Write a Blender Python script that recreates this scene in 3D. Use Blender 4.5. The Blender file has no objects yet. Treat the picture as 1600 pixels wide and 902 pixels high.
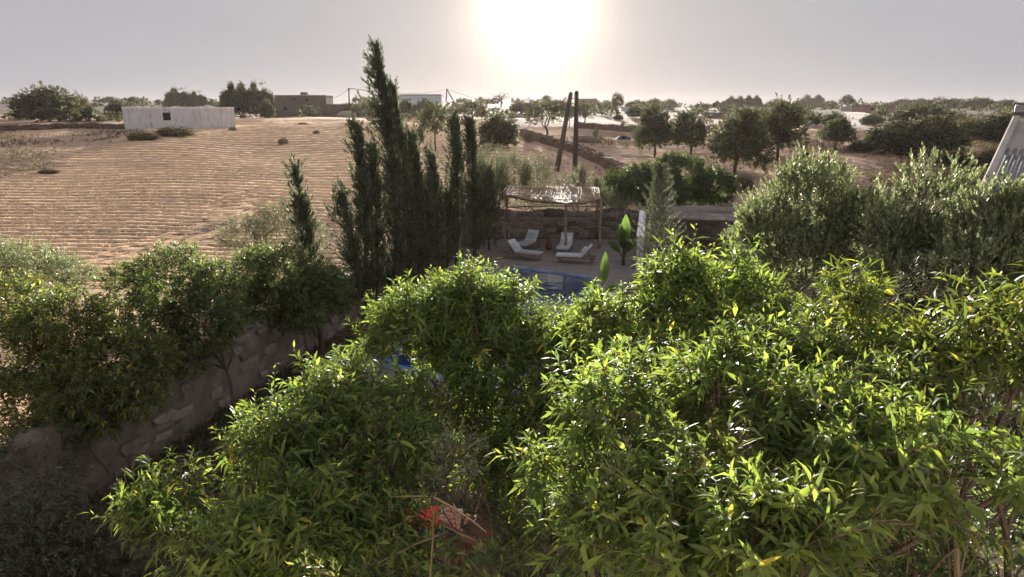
import bpy, bmesh, math, random
import numpy as np
from mathutils import Vector, Matrix, Euler

# ------------------------------------------------------------------ camera, sky, sun, exposure
SC = bpy.context.scene
COL = SC.collection
PITCH = math.radians(14.75)
CAMZ = 7.6
FPX = 1600 * 24 / 36.0
cam = bpy.data.cameras.new('camera')
cam.lens = 24; cam.sensor_width = 36; cam.clip_start = 0.05; cam.clip_end = 6000
cam_o = bpy.data.objects.new('camera', cam); COL.objects.link(cam_o)
cam_o.location = (0, 0, CAMZ); cam_o.rotation_euler = (math.pi / 2 - PITCH, 0, 0)
SC.camera = cam_o

SUN_EL, SUN_AZ = math.radians(7.4), math.radians(1.9)
SUN_DIR = Vector((math.sin(SUN_AZ) * math.cos(SUN_EL), math.cos(SUN_AZ) * math.cos(SUN_EL), math.sin(SUN_EL)))
world = bpy.data.worlds.new('World'); SC.world = world; world.use_nodes = True
def build_sky():
    nt = world.node_tree; N, L = nt.nodes, nt.links
    bg = N['Background']; bg.inputs[1].default_value = 0.10
    sky = N.new('ShaderNodeTexSky'); sky.sky_type = 'NISHITA'; sky.sun_disc = False
    sky.sun_elevation = SUN_EL; sky.sun_rotation = SUN_AZ
    sky.dust_density = 1.0; sky.air_density = 1.0; sky.ozone_density = 3.0
    hs = N.new('ShaderNodeHueSaturation'); hs.inputs['Saturation'].default_value = 0.6
    L.new(sky.outputs[0], hs.inputs['Color'])
    gm = N.new('ShaderNodeGamma'); gm.inputs[1].default_value = 0.9; L.new(hs.outputs[0], gm.inputs[0])
    k = N.new('ShaderNodeVectorMath'); k.operation = 'SCALE'; k.inputs[3].default_value = 0.014
    L.new(gm.outputs[0], k.inputs[0])
    # thin high veil, the same grey all round
    add = N.new('ShaderNodeVectorMath'); add.operation = 'ADD'; L.new(k.outputs[0], add.inputs[0])
    tcv = N.new('ShaderNodeTexCoord'); mpv = N.new('ShaderNodeMapping'); mpv.inputs['Scale'].default_value = (1.5, 1.5, 7); L.new(tcv.outputs['Generated'], mpv.inputs[0])
    nv = N.new('ShaderNodeTexNoise'); nv.inputs['Scale'].default_value = 2.0; nv.inputs['Detail'].default_value = 7; nv.inputs['Roughness'].default_value = .6; L.new(mpv.outputs[0], nv.inputs['Vector'])
    rv = N.new('ShaderNodeMapRange'); rv.inputs[1].default_value = .3; rv.inputs[2].default_value = .7; rv.inputs[3].default_value = .965; rv.inputs[4].default_value = 1.035; L.new(nv.outputs[0], rv.inputs[0])
    sv = N.new('ShaderNodeVectorMath'); sv.operation = 'SCALE'; sv.inputs[0].default_value = (1.24, 1.215, 1.30); L.new(rv.outputs[0], sv.inputs[3])
    L.new(sv.outputs[0], add.inputs[1])
    # aureole round the sun: falls off with the angle from the sun's direction
    tc = N.new('ShaderNodeTexCoord')
    nrm = N.new('ShaderNodeVectorMath'); nrm.operation = 'NORMALIZE'; L.new(tc.outputs['Generated'], nrm.inputs[0])
    dot = N.new('ShaderNodeVectorMath'); dot.operation = 'DOT_PRODUCT'; L.new(nrm.outputs[0], dot.inputs[0])
    dot.inputs[1].default_value = SUN_DIR
    ac = N.new('ShaderNodeMath'); ac.operation = 'ARCCOSINE'; L.new(dot.outputs['Value'], ac.inputs[0])
    dv = N.new('ShaderNodeMath'); dv.operation = 'MULTIPLY'; dv.inputs[1].default_value = -1 / math.radians(1.9); L.new(ac.outputs[0], dv.inputs[0])
    ex = N.new('ShaderNodeMath'); ex.operation = 'EXPONENT'; L.new(dv.outputs[0], ex.inputs[0])
    col = N.new('ShaderNodeVectorMath'); col.operation = 'SCALE'; col.inputs[0].default_value = (14, 11.6, 8.2); L.new(ex.outputs[0], col.inputs[3])
    dv2 = N.new('ShaderNodeMath'); dv2.operation = 'MULTIPLY'; dv2.inputs[1].default_value = -1 / math.radians(10.0); L.new(ac.outputs[0], dv2.inputs[0])
    ex2 = N.new('ShaderNodeMath'); ex2.operation = 'EXPONENT'; L.new(dv2.outputs[0], ex2.inputs[0])
    col2 = N.new('ShaderNodeVectorMath'); col2.operation = 'SCALE'; col2.inputs[0].default_value = (.80, .55, .30); L.new(ex2.outputs[0], col2.inputs[3])
    add2 = N.new('ShaderNodeVectorMath'); add2.operation = 'ADD'; add3 = N.new('ShaderNodeVectorMath'); add3.operation = 'ADD'
    L.new(add.outputs[0], add2.inputs[0]); L.new(col.outputs[0], add2.inputs[1])
    L.new(add2.outputs[0], add3.inputs[0]); L.new(col2.outputs[0], add3.inputs[1])
    L.new(add3.outputs[0], bg.inputs[0])
build_sky()
sun = bpy.data.lights.new('sun', 'SUN'); sun.energy = 5.0; sun.angle = math.radians(0.5); sun.color = (1, 0.92, 0.82)
sun_o = bpy.data.objects.new('sun', sun); COL.objects.link(sun_o); sun_o.location = SUN_DIR * 60
sun_o.rotation_euler = (-SUN_DIR).to_track_quat('-Z', 'Y').to_euler()
SC.view_settings.view_transform = 'Standard'; SC.view_settings.look = 'None'
SC.view_settings.gamma = 1.0; SC.view_settings.use_curve_mapping = False
SC.view_settings.exposure = 1.86
SC.render.engine = 'CYCLES'
SC.cycles.use_denoising = True
SC.cycles.max_bounces = 8; SC.cycles.diffuse_bounces = 5; SC.cycles.transmission_bounces = 4
SC.cycles.volume_bounces = 0; SC.cycles.transparent_max_bounces = 8
SC.cycles.caustics_reflective = False; SC.cycles.caustics_refractive = False

# ------------------------------------------------------------------ helpers
rng = np.random.default_rng(7)
random.seed(7)
UP = np.array([0, 0, 1.0])
CP, SP = math.cos(PITCH), math.sin(PITCH)
def ray(px, py):
    u, v = (px - 800) / FPX, (451 - py) / FPX
    return np.array([u, CP + v * SP, -SP + v * CP])
CAM = np.array([0, 0, CAMZ])
def at_d(px, py, d): return CAM + ray(px, py) * d           # axial depth d
def at_y(px, py, Y):
    r = ray(px, py); return CAM + r * (Y / r[1])
def at_z(px, py, z):
    r = ray(px, py); return CAM + r * ((z - CAMZ) / r[2])
def sstep(a, b, x):
    t = np.clip((np.asarray(x, float) - a) / (b - a), 0, 1); return t * t * (3 - 2 * t)
_LY = np.array([0, 26, 40, 50, 65, 80, 112, 150, 200, 300, 400, 700, 1000, 3000.])
_LZ = np.array([0, 0, .5, 1.1, 2.0, 2.9, 4.35, 5.2, 5.9, 7.7, 10.2, 14.5, 18.5, 40.])
_RY = np.array([0, 40, 50, 60, 75, 100, 150, 250, 400, 700, 1000, 3000.])
_RZ = np.array([0, 0, .2, .5, 1.0, 2.2, 4.4, 6.5, 7.7, 8.8, 9.6, 14.])
def wall_x(y): return -11.38 + .23 * y
def H(x, y):
    x = np.asarray(x, float); y = np.asarray(y, float)
    yy = np.maximum(y, 1)
    t = sstep(-.10, .28, x / yy)
    b = np.interp(yy, _LY, _LZ) * (1 - t) + np.interp(yy, _RY, _RZ) * t
    s = np.maximum(wall_x(y) - .3 - x, y - 41.3)
    und = .25 * np.sin(x * .11 + 1.3) * np.sin(y * .09 + .4) + .12 * np.sin(x * .31 + y * .17)
    far = sstep(120, 260, y) * (np.sin(x * .013 + 2) * .5 + np.sin(x * .031 + y * .011) * .35) * np.clip(y / 500, 0, 2)
    return (b + und * sstep(30, 70, y)) * sstep(0, 7, s) + far
def gp(px, py):
    r = ray(px, py)
    t = 12.0
    for _ in range(4000):
        p = CAM + r * t
        if p[2] <= H(p[0], p[1]): break
        t += max(.05, t * .002)
    p[2] = float(H(p[0], p[1])); return p

class MB:
    def __init__(s): s.v = []; s.f = []
    def add(s, vs, fs):
        n = len(s.v); s.v += [tuple(map(float, p)) for p in vs]; s.f += [tuple(i + n for i in f) for f in fs]; return s
    def box(s, c, size, rz=0, tilt=None, taper=1.0):
        hx, hy, hz = size[0] / 2, size[1] / 2, size[2] / 2
        R = Matrix.Rotation(rz, 3, 'Z')
        if tilt is not None: R = R @ tilt
        vs = []
        for z in (-1, 1):
            k = taper if z > 0 else 1
            for x, y in ((-1, -1), (1, -1), (1, 1), (-1, 1)):
                vs.append(Vector(c) + R @ Vector((x * hx * k, y * hy * k, z * hz)))
        return s.add(vs, [(3, 2, 1, 0), (4, 5, 6, 7), (0, 1, 5, 4), (1, 2, 6, 5), (2, 3, 7, 6), (3, 0, 4, 7)])
    def tube(s, pts, rad, sides=7, cap=True):
        pts = [Vector(p) for p in pts]
        if not hasattr(rad, '__len__'): rad = [rad] * len(pts)
        rings = []
        n0 = len(s.v)
        for i, p in enumerate(pts):
            d = (pts[min(i + 1, len(pts) - 1)] - pts[max(i - 1, 0)]).normalized()
            a = d.orthogonal().normalized() if abs(d.z) < .99 or True else Vector((1, 0, 0))
            ref = Vector((1, 0, 0)) if abs(d.x) < .8 else Vector((0, 1, 0))
            a = (ref - d * ref.dot(d)).normalized(); b = d.cross(a)
            for k in range(sides):
                t = 2 * math.pi * k / sides
                s.v.append(tuple(p + (a * math.cos(t) + b * math.sin(t)) * rad[i]))
        for i in range(len(pts) - 1):
            for k in range(sides):
                k2 = (k + 1) % sides
                s.f.append((n0 + i * sides + k, n0 + i * sides + k2, n0 + (i + 1) * sides + k2, n0 + (i + 1) * sides + k))
        if cap:
            s.f.append(tuple(n0 + k for k in reversed(range(sides))))
            m = n0 + (len(pts) - 1) * sides
            s.f.append(tuple(m + k for k in range(sides)))
        return s
    def prism(s, pts, off):
        pts = [Vector(p) for p in pts]; off = Vector(off); n = len(pts)
        vs = pts + [p + off for p in pts]
        fs = [tuple(reversed(range(n))), tuple(range(n, 2 * n))] + [(i, (i + 1) % n, n + (i + 1) % n, n + i) for i in range(n)]
        return s.add(vs, fs)
    def mesh(s, name, off=(0, 0, 0), smooth=False):
        me = bpy.data.meshes.new(name)
        me.from_pydata([(a - off[0], b - off[1], c - off[2]) for a, b, c in s.v], [], s.f)
        bm = bmesh.new(); bm.from_mesh(me); bmesh.ops.recalc_face_normals(bm, faces=bm.faces); bm.to_mesh(me); bm.free()
        if smooth:
            me.polygons.foreach_set('use_smooth', [True] * len(me.polygons))
        return me
    def build(s, name, mat, parent=None, smooth=False, local=False, bevel=0):
        off = (0, 0, 0) if local or parent is None else base_of(parent)
        return link(name, s.mesh(name, off, smooth), mat, parent, bevel)

def base_of(o):
    v = Vector((0, 0, 0))
    while o is not None: v += o.location; o = o.parent
    return v
def link(name, me, mat, parent=None, bevel=0):
    o = bpy.data.objects.new(name, me); COL.objects.link(o)
    if mat is not None and not me.materials: me.materials.append(mat)
    if parent is not None: o.parent = parent
    if bevel:
        m = o.modifiers.new('bevel', 'BEVEL'); m.width = bevel; m.segments = 2; m.limit_method = 'ANGLE'
    return o
def thing(name, label, cat, loc=(0, 0, 0), rz=0, group=None):
    o = bpy.data.objects.new(name, None); COL.objects.link(o); o.empty_display_size = .2
    o.location = Vector([float(a) for a in loc]); o.rotation_euler = (0, 0, rz)
    return tag(o, label, cat, group)
def tag(o, label=None, cat=None, group=None, kind=None):
    if label: o['label'] = label
    if cat: o['category'] = cat
    if group: o['group'] = group
    if kind: o['kind'] = kind
    return o
def copy_tree(o, parent=None):
    c = o.copy(); COL.objects.link(c); c.parent = parent
    for ch in list(o.children): copy_tree(ch, c)
    return c
def np_mesh(name, V, F, attrs=None, smooth=False):
    V = np.ascontiguousarray(V, dtype=np.float32); F = np.ascontiguousarray(F, dtype=np.int32)
    k = F.shape[1]
    me = bpy.data.meshes.new(name)
    me.vertices.add(len(V)); me.vertices.foreach_set('co', V.ravel())
    me.loops.add(F.size); me.loops.foreach_set('vertex_index', F.ravel())
    me.polygons.add(len(F)); me.polygons.foreach_set('loop_start', np.arange(0, F.size, k, dtype=np.int32))
    for nm, arr in (attrs or {}).items():
        a = me.attributes.new(nm, 'FLOAT', 'POINT'); a.data.foreach_set('value', np.asarray(arr, dtype=np.float32))
    me.update(calc_edges=True)
    if smooth: me.polygons.foreach_set('use_smooth', np.ones(len(F), dtype=bool))
    return me

# ------------------------------------------------------------------ materials
MATS = {}
def new_mat(name):
    m = bpy.data.materials.new(name); m.use_nodes = True; nt = m.node_tree
    MATS[name] = m
    return m, nt.nodes, nt.links, nt.nodes['Principled BSDF']
def ramp(N, stops, interp='LINEAR'):
    r = N.new('ShaderNodeValToRGB'); e = r.color_ramp.elements; r.color_ramp.interpolation = interp
    while len(e) < len(stops): e.new(.5)
    for i, (p, c) in enumerate(stops): e[i].position = p; e[i].color = (*c, 1)
    return r
def surf(name, c1, c2=None, scale=3.0, rough=.85, bump=.0, bscale=20, detail=6, spec=.14, stain=None, stretch=None, metal=0):
    """rough everyday surface: two tones of noise, optional stains with their own shape, fine bump"""
    m, N, L, B = new_mat(name)
    c2 = c2 or tuple(a * .7 for a in c1)
    tc = N.new('ShaderNodeTexCoord'); mp = N.new('ShaderNodeMapping'); L.new(tc.outputs['Object'], mp.inputs[0])
    if stretch: mp.inputs['Scale'].default_value = stretch
    n = N.new('ShaderNodeTexNoise'); n.inputs['Scale'].default_value = scale; n.inputs['Detail'].default_value = detail; L.new(mp.outputs[0], n.inputs['Vector'])
    r = ramp(N, [(.3, c2), (.7, c1)]); L.new(n.outputs[0], r.inputs[0])
    out = r.outputs[0]
    oi = N.new('ShaderNodeObjectInfo'); v = N.new('ShaderNodeMapRange'); v.inputs[3].default_value = .72; v.inputs[4].default_value = 1.28
    L.new(oi.outputs['Random'], v.inputs[0])
    hs = N.new('ShaderNodeHueSaturation'); L.new(out, hs.inputs['Color']); L.new(v.outputs[0], hs.inputs['Value']); out = hs.outputs[0]
    if stain:
        n2 = N.new('ShaderNodeTexNoise'); n2.inputs['Scale'].default_value = stain[1]; n2.inputs['Detail'].default_value = 8; n2.inputs['Roughness'].default_value = .7
        mp2 = N.new('ShaderNodeMapping'); mp2.inputs['Scale'].default_value = stain[3] if len(stain) > 3 else (1, 1, 1)
        L.new(tc.outputs['Object'], mp2.inputs[0]); L.new(mp2.outputs[0], n2.inputs['Vector'])
        r2 = ramp(N, [(stain[2], (0, 0, 0)), (stain[2] + .16, (1, 1, 1))]); L.new(n2.outputs[0], r2.inputs[0])
        mx = N.new('ShaderNodeMix'); mx.data_type = 'RGBA'; L.new(r2.outputs[0], mx.inputs[0]); L.new(out, mx.inputs[6]); mx.inputs[7].default_value = (*stain[0], 1)
        out = mx.outputs[2]
    L.new(out, B.inputs['Base Color'])
    B.inputs['Roughness'].default_value = rough; B.inputs['Specular IOR Level'].default_value = spec; B.inputs['Metallic'].default_value = metal
    if bump:
        n3 = N.new('ShaderNodeTexNoise'); n3.inputs['Scale'].default_value = bscale; n3.inputs['Detail'].default_value = 8; L.new(mp.outputs[0], n3.inputs['Vector'])
        b = N.new('ShaderNodeBump'); b.inputs['Strength'].default_value = bump; b.inputs['Distance'].default_value = .05
        L.new(n3.outputs[0], b.inputs['Height']); L.new(b.outputs[0], B.inputs['Normal'])
    return m
def leafmat(name, stops, young=(.16, .22, .03), trans=.45, tcol=1.9, rough=.48, spec=.4, clump=1.2, tblue=.6):
    """leaf: glossy skin over a translucent blade; colour differs from leaf to leaf and from bough to bough"""
    m, N, L, B = new_mat(name)
    geo = N.new('ShaderNodeNewGeometry'); oi = N.new('ShaderNodeObjectInfo')
    ad = N.new('ShaderNodeMath'); ad.operation = 'ADD'; L.new(geo.outputs['Random Per Island'], ad.inputs[0]); L.new(oi.outputs['Random'], ad.inputs[1])
    fr = N.new('ShaderNodeMath'); fr.operation = 'FRACT'; L.new(ad.outputs[0], fr.inputs[0])
    r = ramp(N, stops); L.new(fr.outputs[0], r.inputs[0])
    n = N.new('ShaderNodeTexNoise'); n.inputs['Scale'].default_value = clump; n.inputs['Detail'].default_value = 2; L.new(geo.outputs['Position'], n.inputs['Vector'])
    mr = N.new('ShaderNodeMapRange'); mr.inputs[1].default_value = .3; mr.inputs[2].default_value = .7; mr.inputs[3].default_value = .72; mr.inputs[4].default_value = 1.28; L.new(n.outputs[0], mr.inputs[0])
    hs = N.new('ShaderNodeHueSaturation'); L.new(r.outputs[0], hs.inputs['Color']); L.new(mr.outputs[0], hs.inputs['Value'])
    at = N.new('ShaderNodeAttribute'); at.attribute_name = 'young'
    mx = N.new('ShaderNodeMix'); mx.data_type = 'RGBA'; L.new(at.outputs['Fac'], mx.inputs[0]); L.new(hs.outputs[0], mx.inputs[6]); mx.inputs[7].default_value = (*young, 1)
    L.new(mx.outputs[2], B.inputs['Base Color']); B.inputs['Roughness'].default_value = rough; B.inputs['Specular IOR Level'].default_value = spec
    tr = N.new('ShaderNodeBsdfTranslucent'); g = N.new('ShaderNodeMix'); g.data_type = 'RGBA'; g.blend_type = 'MULTIPLY'; g.inputs[0].default_value = 1
    L.new(mx.outputs[2], g.inputs[6]); g.inputs[7].default_value = (tcol * 1.0, tcol, tcol * tblue, 1); L.new(g.outputs[2], tr.inputs[0])
    ms = N.new('ShaderNodeMixShader'); ms.inputs[0].default_value = trans
    L.new(B.outputs[0], ms.inputs[1]); L.new(tr.outputs[0], ms.inputs[2])
    L.new(ms.outputs[0], N['Material Output'].inputs['Surface'])
    return m

bark = surf('bark', (.15, .11, .08), (.07, .05, .04), 9, .95, .5, 40, stretch=(1, 1, .3))
barkpale = surf('bark_pale', (.24, .20, .16), (.12, .10, .08), 9, .95, .5, 40, stretch=(1, 1, .3))
twigm = surf('twig', (.20, .13, .08), (.10, .07, .04), 5, .9)
LEAF = {
 'bright': leafmat('leaf_bright', [(0, (.040, .063, .026)), (.45, (.076, .112, .040)), (.85, (.124, .163, .050)), (.985, (.18, .21, .056)), (1, (.36, .29, .05))], (.20, .25, .05), trans=.5, tcol=2.5, tblue=.48, rough=.52, spec=.34),
 'golden': leafmat('leaf_golden', [(0, (.048, .075, .024)), (.5, (.085, .120, .034)), (.9, (.145, .17, .038)), (1, (.30, .26, .045))], (.20, .23, .045), trans=.48, tcol=2.1, tblue=.5),
 'citrus': leafmat('leaf_citrus', [(0, (.038, .056, .030)), (.5, (.066, .092, .044)), (.9, (.112, .142, .056)), (1, (.19, .20, .06))], (.17, .21, .06), trans=.45, tcol=2.3, tblue=.6),
 'autumn': leafmat('leaf_autumn', [(0, (.044, .064, .028)), (.5, (.078, .104, .040)), (.9, (.13, .15, .048)), (1, (.30, .26, .05))], (.24, .25, .05), trans=.45, tcol=2.1, tblue=.6),
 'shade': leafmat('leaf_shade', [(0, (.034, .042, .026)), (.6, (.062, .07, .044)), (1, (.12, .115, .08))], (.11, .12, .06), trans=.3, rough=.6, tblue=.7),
 'olive': leafmat('leaf_olive', [(0, (.085, .108, .058)), (.5, (.155, .187, .105)), (.85, (.23, .265, .16)), (1, (.36, .385, .25))], (.28, .32, .18), trans=.42, tcol=1.55, rough=.5, spec=.35, tblue=.7),
 'tamarisk': leafmat('leaf_tamarisk', [(0, (.08, .09, .06)), (.5, (.145, .155, .10)), (1, (.26, .25, .17))], (.26, .26, .17), trans=.35, tcol=1.4, rough=.6, tblue=.75),
 'cypress': leafmat('leaf_cypress', [(0, (.044, .056, .040)), (.6, (.084, .098, .068)), (1, (.15, .165, .105))], (.17, .185, .11), trans=.28, tcol=1.6, rough=.65, spec=.25, tblue=.75),
 'conifer': leafmat('leaf_conifer', [(0, (.075, .09, .06)), (.6, (.13, .15, .10)), (1, (.20, .22, .15))], (.2, .22, .14), trans=.25, tcol=1.3, rough=.6, tblue=.8),
 'dense': leafmat('leaf_dense', [(0, (.030, .048, .022)), (.6, (.052, .080, .032)), (1, (.09, .125, .042))], (.12, .16, .045), trans=.3, rough=.5, tblue=.6),
 'far': leafmat('leaf_far', [(0, (.050, .056, .036)), (.6, (.088, .096, .058)), (1, (.16, .16, .095))], (.16, .16, .09), trans=.3, tcol=1.4, rough=.7, spec=.2, clump=.5, tblue=.7),
 'fardry': leafmat('leaf_far_dry', [(0, (0.070, 0.059, 0.039)), (.6, (0.119, 0.098, 0.063)), (1, (0.196, 0.161, 0.098))], (0.182, 0.154, 0.084), trans=.25, tcol=1.4, rough=.8, spec=.1, clump=.5),
 'straw': leafmat('straw_blade', [(0, (.36, .24, .16)), (.6, (.52, .37, .26)), (1, (.68, .52, .38))], (.6, .45, .33), trans=.3, tcol=1.0, rough=.8, spec=.1, tblue=.9),
 'banana': leafmat('leaf_banana', [(0, (.06, .11, .03)), (1, (.09, .145, .04))], (.1, .16, .05), trans=.42, tcol=1.9, rough=.5),
}
whitewash = surf('whitewash', (.86, .87, .90), (.72, .73, .76), 1.2, .9, .25, 9, stain=((.40, .38, .37), 2.2, .5, (1, 1, .22)))
plaster = surf('earth_plaster', (.34, .26, .20), (.24, .18, .14), 1.0, .95, .4, 6)
stone_m = surf('field_stone', (.29, .25, .22), (.17, .145, .13), 3.0, .92, .5, 18, stain=((.42, .40, .37), 3.5, .62))
core_m = surf('wall_mortar', (.18, .155, .14), (.11, .096, .088), 2.5, .95, .7, 14)
wood_pale = surf('weathered_pole', (.30, .25, .19), (.18, .145, .11), 6, .85, .4, 30, stretch=(1, 1, .2))
wood_dark = surf('tarred_pole', (.12, .095, .085), (.07, .055, .05), 6, .8, .3, 30, stretch=(1, 1, .1))
cane_m = surf('cane', (.42, .32, .21), (.25, .18, .11), 5, .7, .2, 30)
cane_grey = surf('cane_grey', (.30, .28, .25), (.17, .155, .14), 5, .8, .2, 30)
canvas_m = surf('pale_canvas', (.53, .555, .60), (.46, .48, .52), 3, .85, .15, 60)
frame_m = surf('teak', (.22, .15, .10), (.15, .10, .07), 8, .6)
deck_m = surf('deck_stone', (.205, .18, .168), (.15, .132, .125), 1.4, .85, .2, 25, stain=((.17, .14, .12), 1.3, .6))
coping_m = surf('coping_tile', (.22, .25, .32), (.16, .19, .25), 5, .85)
tile_m = surf('pool_tile', (.10, .25, .55), (.05, .15, .40), 6, .3)
terracotta = surf('terracotta', (.22, .075, .06), (.14, .05, .04), 4, .75, .2, 30)
red_cloth = surf('red_cloth', (.30, .035, .04), (.20, .02, .03), 5, 1.0, spec=0)
navy = surf('navy_cloth', (.035, .04, .075), (.02, .025, .045), 5, .8)
redwall = surf('red_earth_wall', (.19, .10, .075), (.12, .068, .054), 2.0, 1.0, .4, 14, spec=0, stain=((.15, .08, .06), 3, .6))
metal_grey = surf('galvanised', (.34, .33, .35), (.24, .235, .25), 2.5, .55, .1, 8, stain=((.20, .15, .12), 2.5, .62), metal=.2)
cream = surf('cream_plaster', (.66, .60, .55), (.52, .47, .43), 1.5, .9, .3, 12, stain=((.40, .34, .30), 1.8, .6))
dark_m = surf('dark_opening', (.03, .026, .024), (.02, .018, .016), 2, .9)
wire_m = surf('wire', (.05, .045, .04), None, 2, 1.0, spec=0)
porcelain = surf('insulator', (.55, .50, .46), None, 4, .3)
mud_m = surf('mud_brick', (.21, .16, .135), (.15, .115, .10), .9, .95, .4, 5, stain=((.19, .14, .11), .8, .58))
pinkwall = surf('pink_render', (.30, .17, .155), (.22, .13, .12), .6, .9)
bluewhite = surf('blue_white_render', (.62, .66, .72), (.5, .54, .6), .6, .9)
road_m = surf('track_dust', (.46, .40, .345), (.36, .31, .265), .5, 1)
rubble_m = surf('rubble', (.20, .14, .105), (.115, .08, .06), 1.2, 1, .8, 5)
water_m, _N, _L, _B = new_mat('water')
_B.inputs['Base Color'].default_value = (.016, .04, .115, 1); _B.inputs['Roughness'].default_value = .04; _B.inputs['IOR'].default_value = 1.33
_n = _N.new('ShaderNodeTexNoise'); _n.inputs['Scale'].default_value = 1.6; _n.inputs['Detail'].default_value = 3
_tc = _N.new('ShaderNodeTexCoord'); _L.new(_tc.outputs['Object'], _n.inputs['Vector'])
_b = _N.new('ShaderNodeBump'); _b.inputs['Strength'].default_value = .25; _b.inputs['Distance'].default_value = .08
_L.new(_n.outputs[0], _b.inputs['Height']); _L.new(_b.outputs[0], _B.inputs['Normal'])

# ------------------------------------------------------------------ ground
def ground_material():
    m, N, L, B = new_mat('ground')
    geo = N.new('ShaderNodeNewGeometry')
    def noise(scale, detail=6, stretch=None, rough=.55):
        n = N.new('ShaderNodeTexNoise'); n.inputs['Scale'].default_value = scale; n.inputs['Detail'].default_value = detail; n.inputs['Roughness'].default_value = rough
        if stretch:
            mp = N.new('ShaderNodeMapping'); mp.inputs['Scale'].default_value = stretch; L.new(geo.outputs['Position'], mp.inputs[0]); L.new(mp.outputs[0], n.inputs['Vector'])
        else: L.new(geo.outputs['Position'], n.inputs['Vector'])
        return n.outputs[0]
    def mix(f, a, b):
        x = N.new('ShaderNodeMix'); x.data_type = 'RGBA'; L.new(f, x.inputs[0])
        for i, s in ((6, a), (7, b)):
            if isinstance(s, tuple): x.inputs[i].default_value = (*s, 1)
            else: L.new(s, x.inputs[i])
        return x.outputs[2]
    def attr(n):
        a = N.new('ShaderNodeAttribute'); a.attribute_name = n; return a.outputs['Fac']
    def rr(src, lo, hi):
        r = ramp(N, [(lo, (0, 0, 0)), (hi, (1, 1, 1))]); L.new(src, r.inputs[0]); return r.outputs[0]
    # far country: patches of stubble, fallow and brown scrub
    patch = noise(.035, 4, (1, .45, 1)); fine = noise(.9, 6); speck = noise(9, 4)
    scrub = mix(rr(fine, .35, .65), (.19, .125, .095), (.33, .225, .165))
    stub = mix(rr(noise(1.7, 7, (.5, 1.6, 1)), .3, .7), (.40, .265, .185), (.66, .47, .34))
    land = mix(rr(patch, .44, .56), scrub, stub)
    sep = N.new('ShaderNodeSeparateXYZ'); L.new(geo.outputs['Position'], sep.inputs[0])
    fr_ = N.new('ShaderNodeMapRange'); fr_.inputs[1].default_value = 140; fr_.inputs[2].default_value = 230; L.new(sep.outputs['Y'], fr_.inputs[0])
    land = mix(attr('bare'), land, stub)
    veg = mix(rr(noise(.05, 6, (1, .3, 1), .7), .42, .6), (.065, .058, .044), (.14, .10, .08))
    land = mix(fr_.outputs[0], land, veg)
    # harvested field: straw on the ridges, bare soil between, its dark rows also painting in furrow shade
    soil = mix(rr(speck, .35, .65), (.20, .135, .11), (.34, .23, .175))
    straw = mix(rr(noise(4, 10, (1, 1.6, 1), .85), .36, .60), (.57, .368, .225), (.94, .655, .42))
    rowf = N.new('ShaderNodeMath'); rowf.operation = 'ADD'; L.new(attr('row'), rowf.inputs[0])
    nz = N.new('ShaderNodeMapRange'); nz.inputs[3].default_value = -.45; nz.inputs[4].default_value = .45; L.new(noise(2.2, 8, (1, 1, 1), .7), nz.inputs[0]); L.new(nz.outputs[0], rowf.inputs[1])
    field = mix(rr(rowf.outputs[0], .10, .5), soil, straw)
    big = N.new('ShaderNodeMapRange'); big.inputs[1].default_value = .3; big.inputs[2].default_value = .7; big.inputs[3].default_value = .74; big.inputs[4].default_value = 1.2; L.new(noise(.12, 5, (.6, 1.5, 1)), big.inputs[0])
    hv = N.new('ShaderNodeHueSaturation'); L.new(field, hv.inputs['Color']); L.new(big.outputs[0], hv.inputs['Value'])
    out = mix(attr('field'), land, hv.outputs[0])
    gsoil = mix(rr(noise(3, 8), .35, .65), (.10, .075, .055), (.19, .145, .11))
    out = mix(attr('garden'), out, gsoil)
    L.new(out, B.inputs['Base Color']); B.inputs['Roughness'].default_value = 1; B.inputs['Specular IOR Level'].default_value = .1
    b = N.new('ShaderNodeBump'); b.inputs['Strength'].default_value = .8; b.inputs['Distance'].default_value = .08
    L.new(noise(6, 8, None, .7), b.inputs['Height']); L.new(b.outputs[0], B.inputs['Normal'])
    return m
_c, _e = gp(190, 350), gp(348, 312); ARC = (float(_c[0]), float(_c[1]), float(math.hypot(_e[0] - _c[0], (_e[1] - _c[1]) * .8)))
def furrow_phase(x, y):
    warp = .5 * np.sin(x * .07 + 1) + .26 * np.sin(x * .23 + y * .1) + .10 * np.sin(x * .6 + y * .3) + .03 * np.sin(x * 1.7 + y * .9)
    ph = y + .045 * x + warp
    # headland: a few rows that swing round where the tractor turned
    cx, cy, R = ARC
    r = np.hypot(x - cx, (y - cy) * .8)
    k = (1 - sstep(1.0, 2.2, np.abs(r - R))) * sstep(cx + 3, cx + 7, x) * sstep(cy - 12, cy - 8, y)
    ph = ph * (1 - k) + (r + 3) * k
    return np.where(ph < 42, ph / .92, 42 / .92 + np.log(1 + .036 * np.maximum(ph - 42, 0) / .92) / .036), k
def field_mask(x, y):
    edge = 1.5 * np.sin(y * .35) + .8 * np.sin(y * .9 + 1)
    left = np.maximum(1 - sstep(44, 50, y), sstep(-43.5, -40.5, x + edge + np.maximum(y - 54, 0) * .26))
    rx = 3.0 + (y - 44) * .02 + edge * .4
    right = 1 - sstep(-1, 1.0, x - np.where(y > 60, rx - (y - 60) * .10, rx))
    far = 1 - sstep(150, 175, y)
    s = wall_x(y) - .6 - x
    return left * right * far * np.where(y < 41.5, sstep(0, 1.5, s), 1)
def grid_axis(parts):
    out = []
    for a, b, st in parts: out.append(np.arange(a, b, st))
    return np.unique(np.concatenate(out))
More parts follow.
